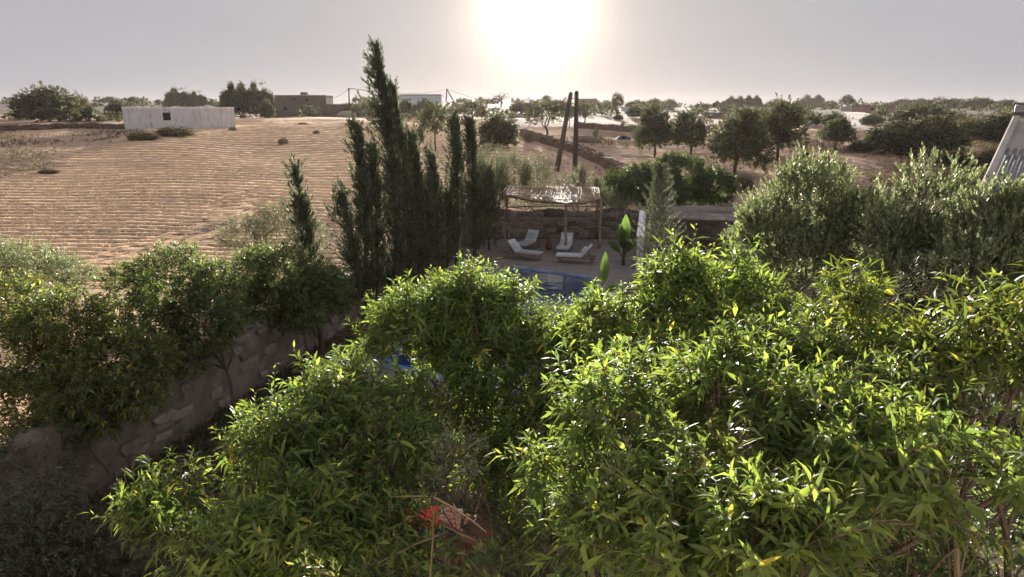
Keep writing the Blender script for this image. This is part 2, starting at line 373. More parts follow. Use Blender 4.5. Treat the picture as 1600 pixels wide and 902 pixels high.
def build_ground():
    xs = grid_axis([(-1200, -300, 45), (-300, -90, 8), (-90, -62, 1.2), (-62, 14, .5), (14, 60, 1.3), (60, 300, 8), (300, 1201, 45)])
    ys = grid_axis([(-60, 24, 4), (24, 29, .5), (29, 66, .15), (66, 132, .23), (132, 150, 1), (130, 300, 5), (300, 700, 16), (700, 1101, 40)])
    X, Y = np.meshgrid(xs, ys)
    Z = H(X, Y)
    fm = field_mask(X, Y)
    ph, hk = furrow_phase(X, Y)
    row = .5 + .5 * np.sin(ph * 2 * np.pi)
    row = row ** .8
    n1 = rng.random(X.shape) - .5
    amp = (.085 + .0022 * np.clip(Y - 42, 0, 80) + .03 * np.sin(X * .13) * np.sin(Y * .21)) * (1 - .3 * hk)
    Z = Z + fm * (row * amp + n1 * .05)
    # rough scrubland outside the field
    rough = (1 - fm) * sstep(1, 4, np.maximum(wall_x(Y) - X, Y - 42)) * (1 - sstep(130, 200, Y))
    Z = Z + rough * (rng.random(X.shape) - .5) * .16
    inside = np.maximum(wall_x(Y) + .1 - X, Y - 41)
    gd = 1 - sstep(-.2, .4, inside)
    rat = X / np.maximum(Y, 1) + .03 * np.sin(Y * .13) + .02 * np.sin(X * .31)
    bare = sstep(-.01, .05, rat) * (1 - sstep(.46, .56, rat)) * sstep(42, 46, Y) * (1 - sstep(135, 160, Y)) * np.clip(.8 + .5 * np.sin(X * .19 + 1) * np.sin(Y * .11 + 2), 0, 1)
    V = np.stack([X, Y, Z], -1).reshape(-1, 3)
    ny, nx = X.shape
    i = np.arange(ny * nx).reshape(ny, nx)
    F = np.stack([i[:-1, :-1], i[:-1, 1:], i[1:, 1:], i[1:, :-1]], -1).reshape(-1, 4)
    me = np_mesh('ground', V, F, {'row': row.ravel(), 'field': fm.ravel(), 'garden': gd.ravel(), 'bare': bare.ravel()}, smooth=True)
    tag(link('ground', me, ground_material()), 'harvested stubble field, dry scrubland and garden soil', None, None, 'structure')
build_ground()

# ------------------------------------------------------------------ foliage engine
def unit(a):
    return a / np.maximum(np.linalg.norm(a, axis=-1, keepdims=True), 1e-9)
def rand_dirs(g, n):
    return unit(g.normal(size=(n, 3)))
def sprig_leaves(g, B, A, S, n, L, W, spread=(35, 70), lift=.15, droop=.25, jl=.3):
    """n leaves on each sprig (base B, direction A, length S); returns arrays for leaf_mesh"""
    M = len(B)
    A = unit(A); S = np.broadcast_to(S, (M,))
    ref = np.where(np.abs(A[:, 2:3]) < .9, UP, np.array([1., 0, 0]))
    e1 = unit(np.cross(A, ref)); e2 = np.cross(A, e1)
    t = (np.arange(n)[None] + .5 + g.random((M, n)) * .6 - .3) / n
    az = np.arange(n)[None] * 2.4 + g.random((M, 1)) * 6.28 + g.random((M, n)) * .7
    sp = np.radians(g.uniform(spread[0], spread[1], (M, n))) * (1.15 - .55 * t)
    P = B[:, None] + A[:, None] * (S[:, None] * t)[..., None]
    rad = e1[:, None] * np.cos(az)[..., None] + e2[:, None] * np.sin(az)[..., None]
    D = unit(A[:, None] * np.cos(sp)[..., None] + rad * np.sin(sp)[..., None] + UP * lift)
    Nn = A[:, None] * np.sin(sp)[..., None] - rad * np.cos(sp)[..., None] + g.normal(size=P.shape) * .35 + UP * .3
    Ll = L * (1 + (g.random((M, n)) - .5) * 2 * jl) * (.75 + .5 * np.sin(np.pi * np.clip(t, .05, .95)))
    young = np.clip(t - .72, 0, 1) * 2.4 * g.random((M, 1))
    q = M * n
    return dict(P=P.reshape(q, 3), D=D.reshape(q, 3), N=Nn.reshape(q, 3), L=Ll.reshape(q), W=(W / L * Ll).reshape(q) * g.uniform(.8, 1.2, q), droop=np.full(q, droop) * g.uniform(.3, 1.7, q), young=young.reshape(q))
def cat(ds):
    return {k: np.concatenate([d[k] for d in ds]) for k in ds[0]}
def pick(d, mask): return {k: v[mask] for k, v in d.items()}
LEAF_T = {  # (t along, side, fold) and faces
 'hi': ([(0, 0, 0), (.28, -.82, .22), (.28, 0, 0), (.28, .82, .22), (.62, -.78, .2), (.62, 0, 0), (.62, .78, .2), (1, 0, 0)],
        [(0, 2, 1), (0, 3, 2), (1, 2, 5), (1, 5, 4), (2, 3, 6), (2, 6, 5), (4, 5, 7), (5, 6, 7)]),
 'lo': ([(0, 0, 0), (.42, -1, .25), (.45, 0, 0), (.42, 1, .25), (1, 0, 0)], [(0, 2, 1), (0, 3, 2), (1, 2, 4), (2, 3, 4)]),
 'blade': ([(0, 0, 0), (.45, -1, .1), (1, 0, 0), (.45, 1, .1)], [(0, 3, 2, 1)]),
}
def leaf_frame(d):
    D = unit(d['D']); S = unit(np.cross(D, d['N'])); N = np.cross(S, D)
    return D, S, N
def leaf_mesh(name, d, kind):
    D, S, N = leaf_frame(d)
    T, F = LEAF_T[kind]; T = np.array(T); F = np.array(F); k = len(T)
    t = T[:, 0][None, :, None]; s = T[:, 1][None, :, None]; f = T[:, 2][None, :, None]
    L = d['L'][:, None, None]; W = d['W'][:, None, None] * .5; dr = d['droop'][:, None, None]
    V = d['P'][:, None] + D[:, None] * (L * t) + S[:, None] * (W * s) + N[:, None] * (W * f * 1.6) - UP * (dr * L * t * t)
    q = len(D)
    FF = (F[None] + (np.arange(q) * k)[:, None, None]).reshape(-1, F.shape[1])
    return np_mesh(name, V.reshape(-1, 3), FF, {'young': np.repeat(d['young'], k)})
def fields(g, n=5, f=2.0):
    return g.normal(size=(n, 3)) * f, g.random(n) * 6.28
def wob(P, fl):
    K, ph = fl; return np.sin(P @ K.T + ph).mean(-1) * 1.6
def crown_points(g, lobes, dens, shell=(.55, 1.0), gap=.0, rough=.16, low=-.9, freq=1.6):
    """sprig bases spread through the outer shell of overlapping lobes, uneven, with gaps"""
    Bs, Us = [], []
    fl = fields(g, 6, freq); fl2 = fields(g, 6, 3.2 * freq / 1.6)
    L = np.array(lobes)
    for i, lb in enumerate(L):
        c, r = lb[:3], lb[3:6]
        n = int(dens * 4 * math.pi * float(np.mean(r * r)))
        u = rand_dirs(g, n); u = u[u[:, 2] > low]
        rr = shell[0] + (shell[1] - shell[0]) * g.random(len(u)) ** .6
        rr = rr * (1 + rough * wob(u * 2.2 + i * 7, fl2))
        P = c + u * r * rr[:, None]
        keep = np.ones(len(P), bool)
        for j, lb2 in enumerate(L):
            if j != i:
                q = np.linalg.norm((P - lb2[:3]) / lb2[3:6], axis=1); keep &= q > shell[0] * .85
        if gap > 0: keep &= (wob(P, fl) + g.normal(size=len(P)) * .25) > -1 + gap
        Bs.append(P[keep]); Us.append(u[keep])
    return np.concatenate(Bs), np.concatenate(Us)
def limb(mb, a, b, r0, r1, g, bend=.12, n=5, sides=6):
    a, b = np.array(a, float), np.array(b, float); ln = np.linalg.norm(b - a)
    o = g.normal(size=3) * ln * bend; o2 = g.normal(size=3) * ln * bend * .4
    pts = []; rad = []
    for i in range(n + 1):
        t = i / n; pts.append(a + (b - a) * t + o * math.sin(math.pi * t) + o2 * math.sin(2 * math.pi * t)); rad.append(r0 + (r1 - r0) * t ** .8)
    mb.tube(pts, rad, sides); return pts
def trunk_and_limbs(mb, g, base, lobes, r0, fork=.45, twigs=None, tw_r=.008, stems=1):
    base = np.array(base, float)
    cen = np.mean([l[:3] for l in lobes], axis=0)
    f = base + (cen - base) * fork; f[:2] = base[:2] * .6 + f[:2] * .4
    limb(mb, base - np.array([0, 0, .15]), f, r0, r0 * .72, g, .05, 6, 8)
    for l in lobes:
        c = np.array(l[:3]); p = limb(mb, f, c, r0 * .6, r0 * .22, g, .1, 6, 6)
        for _ in range(4):
            e = c + rand_dirs(g, 1)[0] * np.array(l[3:6]) * .75; e[2] = max(e[2], c[2] - l[5] * .3)
            limb(mb, p[3 + _ % 3], e, r0 * .22, r0 * .06, g, .12, 4, 5)
    if twigs is not None:
        B, A, S = twigs
        for b, a, s in zip(B, A, S): mb.tube([b - a * s * .35, b + a * s * .5, b + a * s], [tw_r, tw_r * .8, tw_r * .3], 3, False)
def tree(name, label, cat_, lobes, base, leaf, seed, dens=60, n=12, L=.15, W=.036, S=.3, spread=(35, 70), lift=.15, droop=.25, kind='lo', up=.55, jit=.4,
         gap=.3, shell=(.5, 1), rough=.16, r0=.06, fork=.45, group=None, barkm=None, sprig_dir=None, loose=.08, jl=.3, twig=True, low=-.9, freq=1.6, trunkname='trunk', keep_leaves=False, lean=None):
    g = np.random.default_rng(seed)
    root = thing(name, label, cat_, base, 0, group)
    lob = [l if len(l) == 6 else (*l[:3], l[3], l[3], l[3]) for l in lobes]
    lob2 = [(*l[:3], *(max(x - S * .75, x * .4) for x in l[3:6])) for l in lob]
    B, U = crown_points(g, lob2, dens, shell, gap, rough, low, freq)
    A = U * .8 + UP * up + g.normal(size=U.shape) * jit
    if lean is not None: A = A + np.array(lean)
    A = unit(A)
    Sv = S * g.uniform(.6, 1.3, len(B)) * np.where(g.random(len(B)) < loose, 1.5, 1.0)
    d = sprig_leaves(g, B, A, Sv, n, L, W, spread, lift, droop, jl)
    mb = MB()
    tw = None
    if twig:
        ii = g.permutation(len(B))[:int(len(B) * (.4 if keep_leaves else .15))]
        tw = (B[ii], A[ii], Sv[ii])
    trunk_and_limbs(mb, g, base, lob2 if len(lob2) < 12 else lob2[::4], r0, fork, tw)
    mb.build(trunkname, barkm or bark, root)
    if keep_leaves: return root, d
    off = np.array(base, float); d['P'] = d['P'] - off
    cr = link('crown', leaf_mesh('crown', d, kind), LEAF[leaf], root); cr['kind'] = 'stuff'
    return root

# ------------------------------------------------------------------ foreground trees with long leaves
def px_lobes(spec, seed=0):
    g = np.random.default_rng(seed); out = []
    for a, b, d, r in spec:
        c = at_d(a, b, d); out.append((*c, r * .86, r * .86, r * .8))
        for _ in range(3):
            u = rand_dirs(g, 1)[0]; u[2] = abs(u[2]) * .8 - .15; q = c + u * r * .62; k = r * g.uniform(.38, .56); out.append((*q, k, k, k * 1.05))
    return out
FG = []
def fg_tree(label, spec, base, leaf, seed, **kw):
    kw = dict(dict(dens=84, n=15, L=.118, W=.027, S=.28, spread=(35, 80), lift=.0, droop=.4, jl=.45, loose=.2, up=.65, jit=.5, gap=.45, shell=(.45, 1), rough=.3, r0=.06), **kw)
    root, d = tree('garden_tree', label, 'tree', px_lobes(spec, seed), base, leaf, seed, keep_leaves=True, group='long-leaved garden trees below the terrace', **kw)
    FG.append((root, d, leaf))
fg_tree('bright green long-leaved tree hiding most of the pool, in the middle',
        [(725, 480, 10.2, .86), (650, 505, 9.9, .78), (800, 494, 10.4, .82), (770, 560, 9.7, .8), (878, 548, 9.6, .72), (850, 640, 9.2, .75), (760, 680, 9.2, .62), (615, 505, 10.3, .52), (600, 545, 9.9, .42), (720, 620, 9.4, .55), (915, 512, 10.2, .56), (700, 560, 9.8, .5), (810, 730, 8.7, .6), (740, 745, 8.9, .42), (860, 760, 7.8, .5), (800, 850, 7.0, .42), (640, 600, 9.6, .3), (880, 610, 8.8, .5), (680, 640, 9.0, .4)],
        (-.4, 10.3, 0), 'bright', 11, dens=84)
fg_tree('large long-leaved tree with dark shaded flank beside the earth wall',
        [(520, 640, 7.8, .78), (410, 715, 7.2, .82), (285, 785, 7.0, .66), (460, 830, 6.5, .85), (605, 720, 7.3, .7), (640, 630, 8.4, .5), (580, 850, 6.6, .62), (345, 880, 6.2, .62), (620, 790, 7.4, .45), (655, 690, 8.0, .42)],
        (-2.0, 7.0, 0), 'bright', 12, dens=90)
fg_tree('nearest long-leaved tree filling the lower right, its leaves the biggest',
        [(960, 650, 5.2, .58), (1120, 610, 5.4, .52), (1080, 770, 4.4, .56), (1240, 670, 4.8, .55), (1350, 730, 4.1, .46), (1470, 700, 4.3, .46), (930, 835, 4.6, .45), (1190, 850, 3.7, .42), (1300, 850, 3.8, .4), (1570, 770, 3.9, .3), (1400, 620, 5.3, .42), (1270, 570, 6.0, .42), (1060, 890, 4.0, .42), (1530, 650, 4.8, .3), (1010, 590, 6.0, .5), (1180, 560, 6.2, .42), (880, 740, 5.4, .42), (1420, 790, 4.0, .32)],
        (1.9, 4.7, 0), 'bright', 13, dens=150, L=.11, W=.027)
fg_tree('bright green long-leaved tree in front of the reed-roofed shelter',
        [(1060, 455, 8.2, .66), (1155, 445, 8.5, .5), (990, 510, 7.9, .55), (1110, 520, 7.6, .58), (1195, 505, 7.8, .5), (945, 515, 8.5, .52), (1010, 580, 7.2, .5), (965, 560, 7.6, .45), (1170, 570, 6.9, .42)],
        (2.2, 7.9, 0), 'bright', 14, dens=92)
fg_tree('small golden-green tree standing against the grey olive foliage',
        [(1335, 480, 6.6, .42), (1300, 525, 6.4, .34), (1385, 540, 6.2, .38), (1345, 560, 6.3, .3)],
        (3.3, 6.4, 0), 'golden', 15, dens=90, L=.11, W=.028, droop=.5)
fg_tree('yellow-green sunlit tree cut off by the right-hand picture edge',
        [(1565, 520, 5.0, .40), (1495, 560, 5.2, .36), (1595, 590, 4.7, .36), (1430, 590, 5.3, .28), (1620, 480, 5.0, .3)],
        (3.7, 4.9, 0), 'golden', 16, dens=110, L=.112, W=.029, droop=.5)
def finish_fg():
    """the 300 leaves of each tree that show largest become parts of their own, the others stay one crown mesh"""
    allP = np.concatenate([d['P'] + unit(d['D']) * d['L'][:, None] * .5 for _, d, _ in FG]); allL = np.concatenate([d['L'] for _, d, _ in FG])
    q = allP - CAM; dep = q @ np.array([0, CP, -SP]); up_ = q @ np.array([0, SP, CP])
    X = 800 + FPX * q[:, 0] / dep; Y = 451 - FPX * up_ / dep
    bx = (X / 7).astype(int); by = (Y / 7).astype(int)
    ok = (bx >= 0) & (bx < 1600 // 7) & (by >= 0) & (by < 902 // 7) & (dep > .5)
    zb = np.full((1600 // 7 + 1, 902 // 7 + 1), 1e9); np.minimum.at(zb, (bx[ok], by[ok]), dep[ok])
    front = np.zeros(len(allP), bool); front[ok] = dep[ok] <= zb[bx[ok], by[ok]] + .012
    size = allL / dep
    # a few leaf blanks shared by all single leaves
    blanks = {}
    for lf in set(l for _, _, l in FG):
        for k in range(6):
            g = np.random.default_rng(50 + k)
            d = dict(P=np.zeros((1, 3)), D=np.array([[0, 1., 0]]), N=np.array([[0, 0, 1.]]), L=np.ones(1), W=np.array([.16 + .018 * k]), droop=np.array([.10 + .07 * k]), young=np.array([.05 * k]))
            me = leaf_mesh('leaf', d, 'hi'); me.materials.append(LEAF[lf]); blanks[lf, k] = me
    o = 0
    for root, d, lf in FG:
        n = len(d['P']); idx = np.arange(n)
        cand = idx[front[o:o + n]]
        best = cand[np.argsort(-size[o:o + n][cand])][:300]
        D, S, N = leaf_frame(d)
        for i in best:
            ob = bpy.data.objects.new('leaf', blanks[lf, int(rng.integers(6))]); COL.objects.link(ob); ob.parent = root
            s = d['L'][i]; M = Matrix(((S[i][0] * s, D[i][0] * s, N[i][0] * s, 0), (S[i][1] * s, D[i][1] * s, N[i][1] * s, 0), (S[i][2] * s, D[i][2] * s, N[i][2] * s, 0), (0, 0, 0, 1)))
            M.translation = Vector(d['P'][i]) - root.location
            ob.matrix_local = M
        mask = np.ones(n, bool); mask[best] = False
        dd = pick(d, mask); dd['P'] = dd['P'] - np.array(root.location)
        cr = link('crown', leaf_mesh('crown', dd, 'lo'), LEAF[lf], root); cr['kind'] = 'stuff'
        o += n
finish_fg()

# ------------------------------------------------------------------ trees and bushes along the garden wall
def wl(px, py, Y, r, sq=.9):
    p = at_y(px, py, Y); return (p[0], p[1], p[2], r, r, r * sq)
def side_tree(name, label, lobes, base, leaf, seed, **kw):
    kw = dict(dict(dens=42, n=12, L=.11, W=.036, S=.32, gap=.25, kind='blade', r0=.07, up=.5, jit=.5, droop=.3), **kw)
    return tree(name, label, kw.pop('cat', 'tree'), lobes, base, leaf, seed, **kw)
side_tree('garden_tree', 'tree with drooping yellowing leaves at the left-hand picture edge, over the wall',
          [wl(100, 520, 13.5, 1.05), wl(35, 560, 13, 1.0), wl(175, 560, 13.3, .85), wl(60, 640, 12.6, .9), wl(150, 640, 12.8, .75), wl(215, 610, 13, .7), wl(20, 480, 13.8, .8), wl(110, 610, 12.4, .8), wl(240, 560, 13.6, .6)], (-8.3, 13.4, 0), 'autumn', 21, L=.12, W=.036, droop=.4, dens=76, r0=.05)
side_tree('garden_tree', 'rounded glossy green tree between the yellowing tree and the wall-top stones',
          [wl(270, 445, 16, 1.15), wl(200, 455, 16.4, .85), wl(320, 500, 15.6, .95), wl(245, 530, 15.2, .95), wl(340, 440, 16.6, .7), wl(290, 560, 14.8, .6), wl(355, 500, 15.8, .6), wl(190, 520, 15.4, .7)], (-7.0, 16.2, 0), 'citrus', 22, dens=66, r0=.05)
side_tree('garden_tree', 'dark green tree below the grey feathery bush and thin small cypress',
          [wl(440, 435, 19.7, 1.25), wl(395, 430, 19.3, .95), wl(490, 450, 20.4, 1.0), wl(420, 480, 19, .9), wl(515, 440, 21.4, .75), wl(470, 490, 19.2, .8), wl(380, 480, 18.6, .7), wl(530, 470, 21, .7)], (-6.3, 19.8, 0), 'citrus', 23, dens=60, r0=.05)
side_tree('tamarisk_bush', 'grey-green feathery bush rising behind the wall before the stubble field',
          [wl(385, 375, 26, 1.2), wl(440, 350, 26.5, 1.15), wl(480, 370, 26, 1.0)], (-9.6, 26.3, 0), 'tamarisk', 24, L=.16, W=.02, S=.45, n=14, up=.9, cat='bush', group='grey feathery bushes')
side_tree('olive_bush', 'low grey-green bush at the left-hand picture edge before the field',
          [wl(45, 440, 20.5, 1.5), wl(100, 440, 21, 1.1), wl(-10, 430, 20.5, 1.4)], (-15.2, 20.8, 0), 'olive', 25, L=.12, W=.024, S=.4, n=14, up=.8, cat='bush')
for k, (lab, lob, bs, leaf) in enumerate([
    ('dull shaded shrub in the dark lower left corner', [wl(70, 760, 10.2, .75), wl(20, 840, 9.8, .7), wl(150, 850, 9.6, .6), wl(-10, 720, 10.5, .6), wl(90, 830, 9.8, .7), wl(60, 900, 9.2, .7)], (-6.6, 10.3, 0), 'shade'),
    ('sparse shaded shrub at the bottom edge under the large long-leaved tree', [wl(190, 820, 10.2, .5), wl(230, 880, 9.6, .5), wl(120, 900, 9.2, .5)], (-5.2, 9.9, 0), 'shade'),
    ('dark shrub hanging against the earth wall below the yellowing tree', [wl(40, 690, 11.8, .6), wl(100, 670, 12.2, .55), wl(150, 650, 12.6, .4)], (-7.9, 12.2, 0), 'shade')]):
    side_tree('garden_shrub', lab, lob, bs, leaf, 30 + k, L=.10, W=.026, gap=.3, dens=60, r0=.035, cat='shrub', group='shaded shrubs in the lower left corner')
for k, (lab, lob, bs) in enumerate([
    ('leafy shrub at the bottom edge before the red earth wall', [(*at_d(690, 905, 6.2), .36, .36, .3), (*at_d(610, 900, 6.4), .35, .35, .3), (*at_d(770, 905, 6.0), .34, .34, .3), (*at_d(735, 885, 6.3), .3, .3, .24), (*at_d(655, 868, 6.5), .28, .28, .24)], (-.5, 6.0, 0)),
    ('leafy shrub in the dark lower right corner under the nearest tree', [(*at_d(1440, 900, 4.6), .42, .42, .3), (*at_d(1560, 890, 4.6), .42, .42, .3), (*at_d(1350, 950, 4.4), .4, .4, .3), (*at_d(1600, 800, 5.2), .4, .4, .4)], (2.7, 4.0, 0)),
    ('dull shrub in the shade between the nearest tree and the right-hand edge', [(*at_d(1560, 690, 7.0), .62, .62, .6), (*at_d(1620, 640, 7.4), .6, .6, .6), (*at_d(1500, 750, 6.6), .5, .5, .5), (*at_d(1590, 770, 6.4), .5, .5, .5)], (4.7, 6.6, 0))]):
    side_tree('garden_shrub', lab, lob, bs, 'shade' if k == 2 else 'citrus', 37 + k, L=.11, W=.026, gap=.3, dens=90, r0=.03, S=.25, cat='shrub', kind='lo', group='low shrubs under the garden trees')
# grey-leaved shrub and thin rose-like canes in the gap at the bottom
side_tree('garden_shrub', 'small grey-leaved shrub in the gap above the red earth wall', [(*at_d(715, 715, 6.9), .34, .34, .36), (*at_d(690, 760, 6.6), .24, .24, .24)], (-.6, 6.7, 0), 'olive', 35, L=.06, W=.018, S=.22, n=14, dens=110, r0=.025, cat='shrub')

# ------------------------------------------------------------------ olives
def olive(label, lobes, base, seed, **kw):
    kw = dict(dict(dens=88, n=18, L=.085, W=.032, S=.42, up=1.0, jit=.4, spread=(25, 55), lift=.2, droop=.05, gap=.3, r0=.11, kind='blade', rough=.25), **kw)
    return tree('olive_tree', label, 'tree', lobes, base, 'olive', seed, group='grey-leaved olive trees', barkm=barkpale, **kw)
olive('silvery olive tree nearest the reed-roofed shelter', [wl(1265, 330, 16.5, 1.2, 1.15), wl(1205, 372, 16, .95), wl(1330, 390, 15.6, 1.0), wl(1260, 420, 15.2, 1.1), wl(1345, 350, 15.4, .95), wl(1190, 345, 16.6, .75)], (7.0, 16.2, 0), 41)
olive('tall silvery olive tree in the middle of the olive row', [wl(1450, 325, 13.6, 1.0, 1.2), wl(1400, 375, 13.2, .85), wl(1488, 318, 13.8, .66), wl(1450, 410, 12.8, 1.0), wl(1400, 450, 12.2, .75), wl(1480, 470, 12, .8), wl(1440, 530, 11.6, .8)], (7.7, 13.4, 0), 42)
olive('olive tree below the white sloping parapet at the right-hand edge', [wl(1570, 380, 11.2, .95, 1.1), wl(1620, 350, 11.2, .8), wl(1520, 430, 10.8, .75), wl(1535, 375, 11.6, .6), wl(1590, 440, 10.6, .7), wl(1540, 510, 10, .75), wl(1610, 520, 10, .7), wl(1480, 560, 9.6, .6), wl(1580, 600, 9.2, .7)], (8.1, 11.0, 0), 43)
olive('small loose olive tree beside the end of the reed roof', [wl(1170, 410, 19, .9), wl(1230, 430, 18, .85), wl(1150, 380, 19.5, .55)], (6.9, 18.6, 0), 44, gap=.45)
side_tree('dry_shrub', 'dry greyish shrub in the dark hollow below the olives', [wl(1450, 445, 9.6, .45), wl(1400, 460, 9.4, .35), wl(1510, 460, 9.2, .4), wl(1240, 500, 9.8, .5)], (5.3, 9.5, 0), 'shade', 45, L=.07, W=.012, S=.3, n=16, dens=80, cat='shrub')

# ------------------------------------------------------------------ cypresses
def cypress(label, tip, bx, Y, wpx, seed, foot=.9, leanl=.12, open_=0.0, nb=None):
    g = np.random.default_rng(seed)
    tp = at_y(tip[0] + 4, tip[1] + 380 / Y, Y); b0 = np.array([at_y(bx, 430, Y)[0], Y, float(H(at_y(bx, 430, Y)[0], Y))])
    Ht = tp[2] - b0[2]; rmax = wpx / 2 / FPX * Y
    root = thing('cypress_tree', label, 'tree', b0, 0, 'dark cypresses along the garden wall')
    mb = MB()
    def axis(t): return b0 + (tp - b0) * t[:, None] + np.stack([leanl * Ht * .10 * np.sin(np.pi * t), 0 * t, 0 * t], -1)
    tt = np.linspace(0, .96, 9); ax = axis(tt)
    mb.tube(ax, list(.10 * (Ht / 7) * (1 - tt * .93) + .006), 6); mb.build('trunk', bark, root)
    # dense core
    n = nb or int(85 * Ht * (rmax / .55) ** .8)
    t = g.random(n) ** .85; t = foot / Ht + (1 - foot / Ht) * t
    def prof(t): return rmax * np.sin(np.pi * np.clip((t * .72 + .28), 0, 1)) ** .8 * (1.05 - .3 * t)
    az = g.random(n) * 6.283
    rr = prof(t) * .62 * g.random(n) ** .5
    out = np.stack([np.cos(az), np.sin(az), 0 * az], -1); wind = np.array([-1.0, 0, .0]) * leanl
    B0 = axis(t) + out * rr[:, None]; A0 = unit(out * .3 + UP + wind * t[:, None] + g.normal(size=B0.shape) * .25)
    # plumes: upswept branches of uneven length that give the ragged outline
    m = int(9.5 * Ht * (rmax / .6) ** .5); q = 15
    tp_ = foot / Ht + (.985 - foot / Ht) * np.sort(g.random(m)); az = np.arange(m) * 2.4 + g.random(m)
    out = np.stack([np.cos(az), np.sin(az), 0 * az], -1)
    ln = (prof(tp_) * 1.9 + .42) * g.uniform(.5, 1.4, m)
    d0 = unit(out * (.48 * (1 - .35 * tp_))[:, None] + UP + wind * (.5 + 1.3 * tp_)[:, None])
    sv = np.linspace(.12, 1, q)
    B1 = axis(tp_)[:, None] + d0[:, None] * (ln[:, None] * sv)[..., None] + (wind + UP * .15) * (ln[:, None] * sv ** 2 * .35)[..., None]
    B1 = B1 + g.normal(size=B1.shape) * (.075 * (1.1 - sv))[None, :, None]
    A1 = unit(d0[:, None] + wind * .4 + g.normal(size=B1.shape) * .30)
    keepp = np.ones((m, q), bool)
    if open_ > 0: keepp = g.random((m, q)) > open_ * .35 * tp_[:, None]
    B = np.concatenate([B0, B1[keepp]]); A = np.concatenate([A0, A1[keepp]])
    B[:, 2] = np.maximum(B[:, 2], b0[2] + .2)
    S = (.20 + .18 * g.random(len(B)))
    d = sprig_leaves(g, B, A, S, 9, .13, .030, (12, 42), .1, 0, .4)
    d['P'] = d['P'] - b0
    cr = link('crown', leaf_mesh('crown', d, 'blade'), LEAF['cypress'], root); cr['kind'] = 'stuff'
for k, a in enumerate([
    ('thin small cypress with bent top rising out of the dark green tree', (458, 252), 494, 21.0, 30, .6, .15, .5),
    ('short thin cypress leftmost of the dark row', (533, 294), 556, 23.3, 30, .6, .3, .3),
    ('slim upright cypress just left of the tallest one', (556, 186), 568, 24.4, 34, .5, .15, .1),
    ('slim short cypress pressed against the tallest one', (578, 220), 588, 25.2, 34, .5, .1, .1),
    ('tallest cypress, its ragged tip blown over to the left', (586, 62), 616, 26.0, 50, .5, .30, .5),
    ('second tallest ragged cypress, right behind the tallest', (612, 130), 638, 27.0, 42, .5, .22, .45),
    ('broad dark cypress with its top level with the field edge', (641, 206), 654, 28.4, 42, .4, .15, .3),
    ('low cypress with a loose pale tip right of the broad dark one', (672, 236), 682, 31.0, 40, .6, .2, .3),
    ('slim column cypress, the left one of the twin columns', (707, 172), 714, 33.0, 40, .5, .1, .0),
    ('slim column cypress, the right one of the twin columns', (731, 182), 742, 34.6, 42, .5, .1, .0),
    ('low dark cypress filling the gap at the foot of the twin columns', (694, 300), 700, 32.0, 60, .3, .05, .1),
    ('low dark cypress between the broad one and the twin columns', (660, 292), 664, 29.6, 56, .3, .05, .1),
    ('low dark cypress tucked right of the twin columns', (744, 300), 748, 35.6, 56, .3, .05, .1),
    ('low dark cypress nearest the pergola', (758, 262), 764, 37.0, 62, .3, .05, .2)]):
    cypress(a[0], a[1], a[2], a[3], a[4], 100 + k, a[5], a[6], a[7])

# small conifer with upturned open branches in front of the shelter
def small_conifer():
    g = np.random.default_rng(150)
    base = np.array([6.55, 29.5, 0.]); tip = at_y(1032, 262, 29.5)
    root = thing('young_conifer', 'young grey-green conifer with open upturned branches before the stone shelter', 'tree', base)
    mb = MB(); mb.tube([base, (base + tip) / 2, tip], [.07, .04, .01], 6)
    Bs, As, Ss = [], [], []
    for k in range(110):
        t = .12 + .86 * (k + g.random()) / 110; p = base + (tip - base) * t
        az = k * 2.4 + g.random() * .6; ln = (1.45 * (1 - t) ** .8 + .12) * g.uniform(.7, 1.15)
        dirn = unit(np.array([math.cos(az), math.sin(az), .35 + .55 * t]))
        e = p + dirn * ln + UP * ln * .22
        m = (p + e) / 2 - UP * ln * .05
        mb.tube([p, m, e], [.018, .012, .004], 4, False)
        for q in np.linspace(.2, 1, 9):
            a = p + (m - p) * q * 2 if q < .5 else m + (e - m) * (q - .5) * 2
            Bs.append(a); As.append(unit(e - p) * .8 + UP * .35 + g.normal(size=3) * .25); Ss.append(.22)
    mb.build('trunk', barkpale, root)
    d = sprig_leaves(g, np.array(Bs), np.array(As), np.array(Ss), 16, .10, .018, (30, 65), .1, 0)
    d['P'] = d['P'] - base
    cr = link('crown', leaf_mesh('crown', d, 'blade'), LEAF['conifer'], root); cr['kind'] = 'stuff'
small_conifer()
side_tree('broadleaf_tree', 'broad dense green tree with a rounded top behind the reed-roofed shelter',
          [wl(1000, 290, 46, 1.9, .85), wl(1060, 280, 46.5, 2.1, .85), wl(1115, 295, 46, 1.7, .85), wl(960, 300, 45.5, 1.5), wl(1035, 305, 45, 1.9)], (10.5, 46, float(H(10.5, 46))), 'dense', 61, L=.24, W=.09, S=.5, dens=24, n=10, r0=.14)
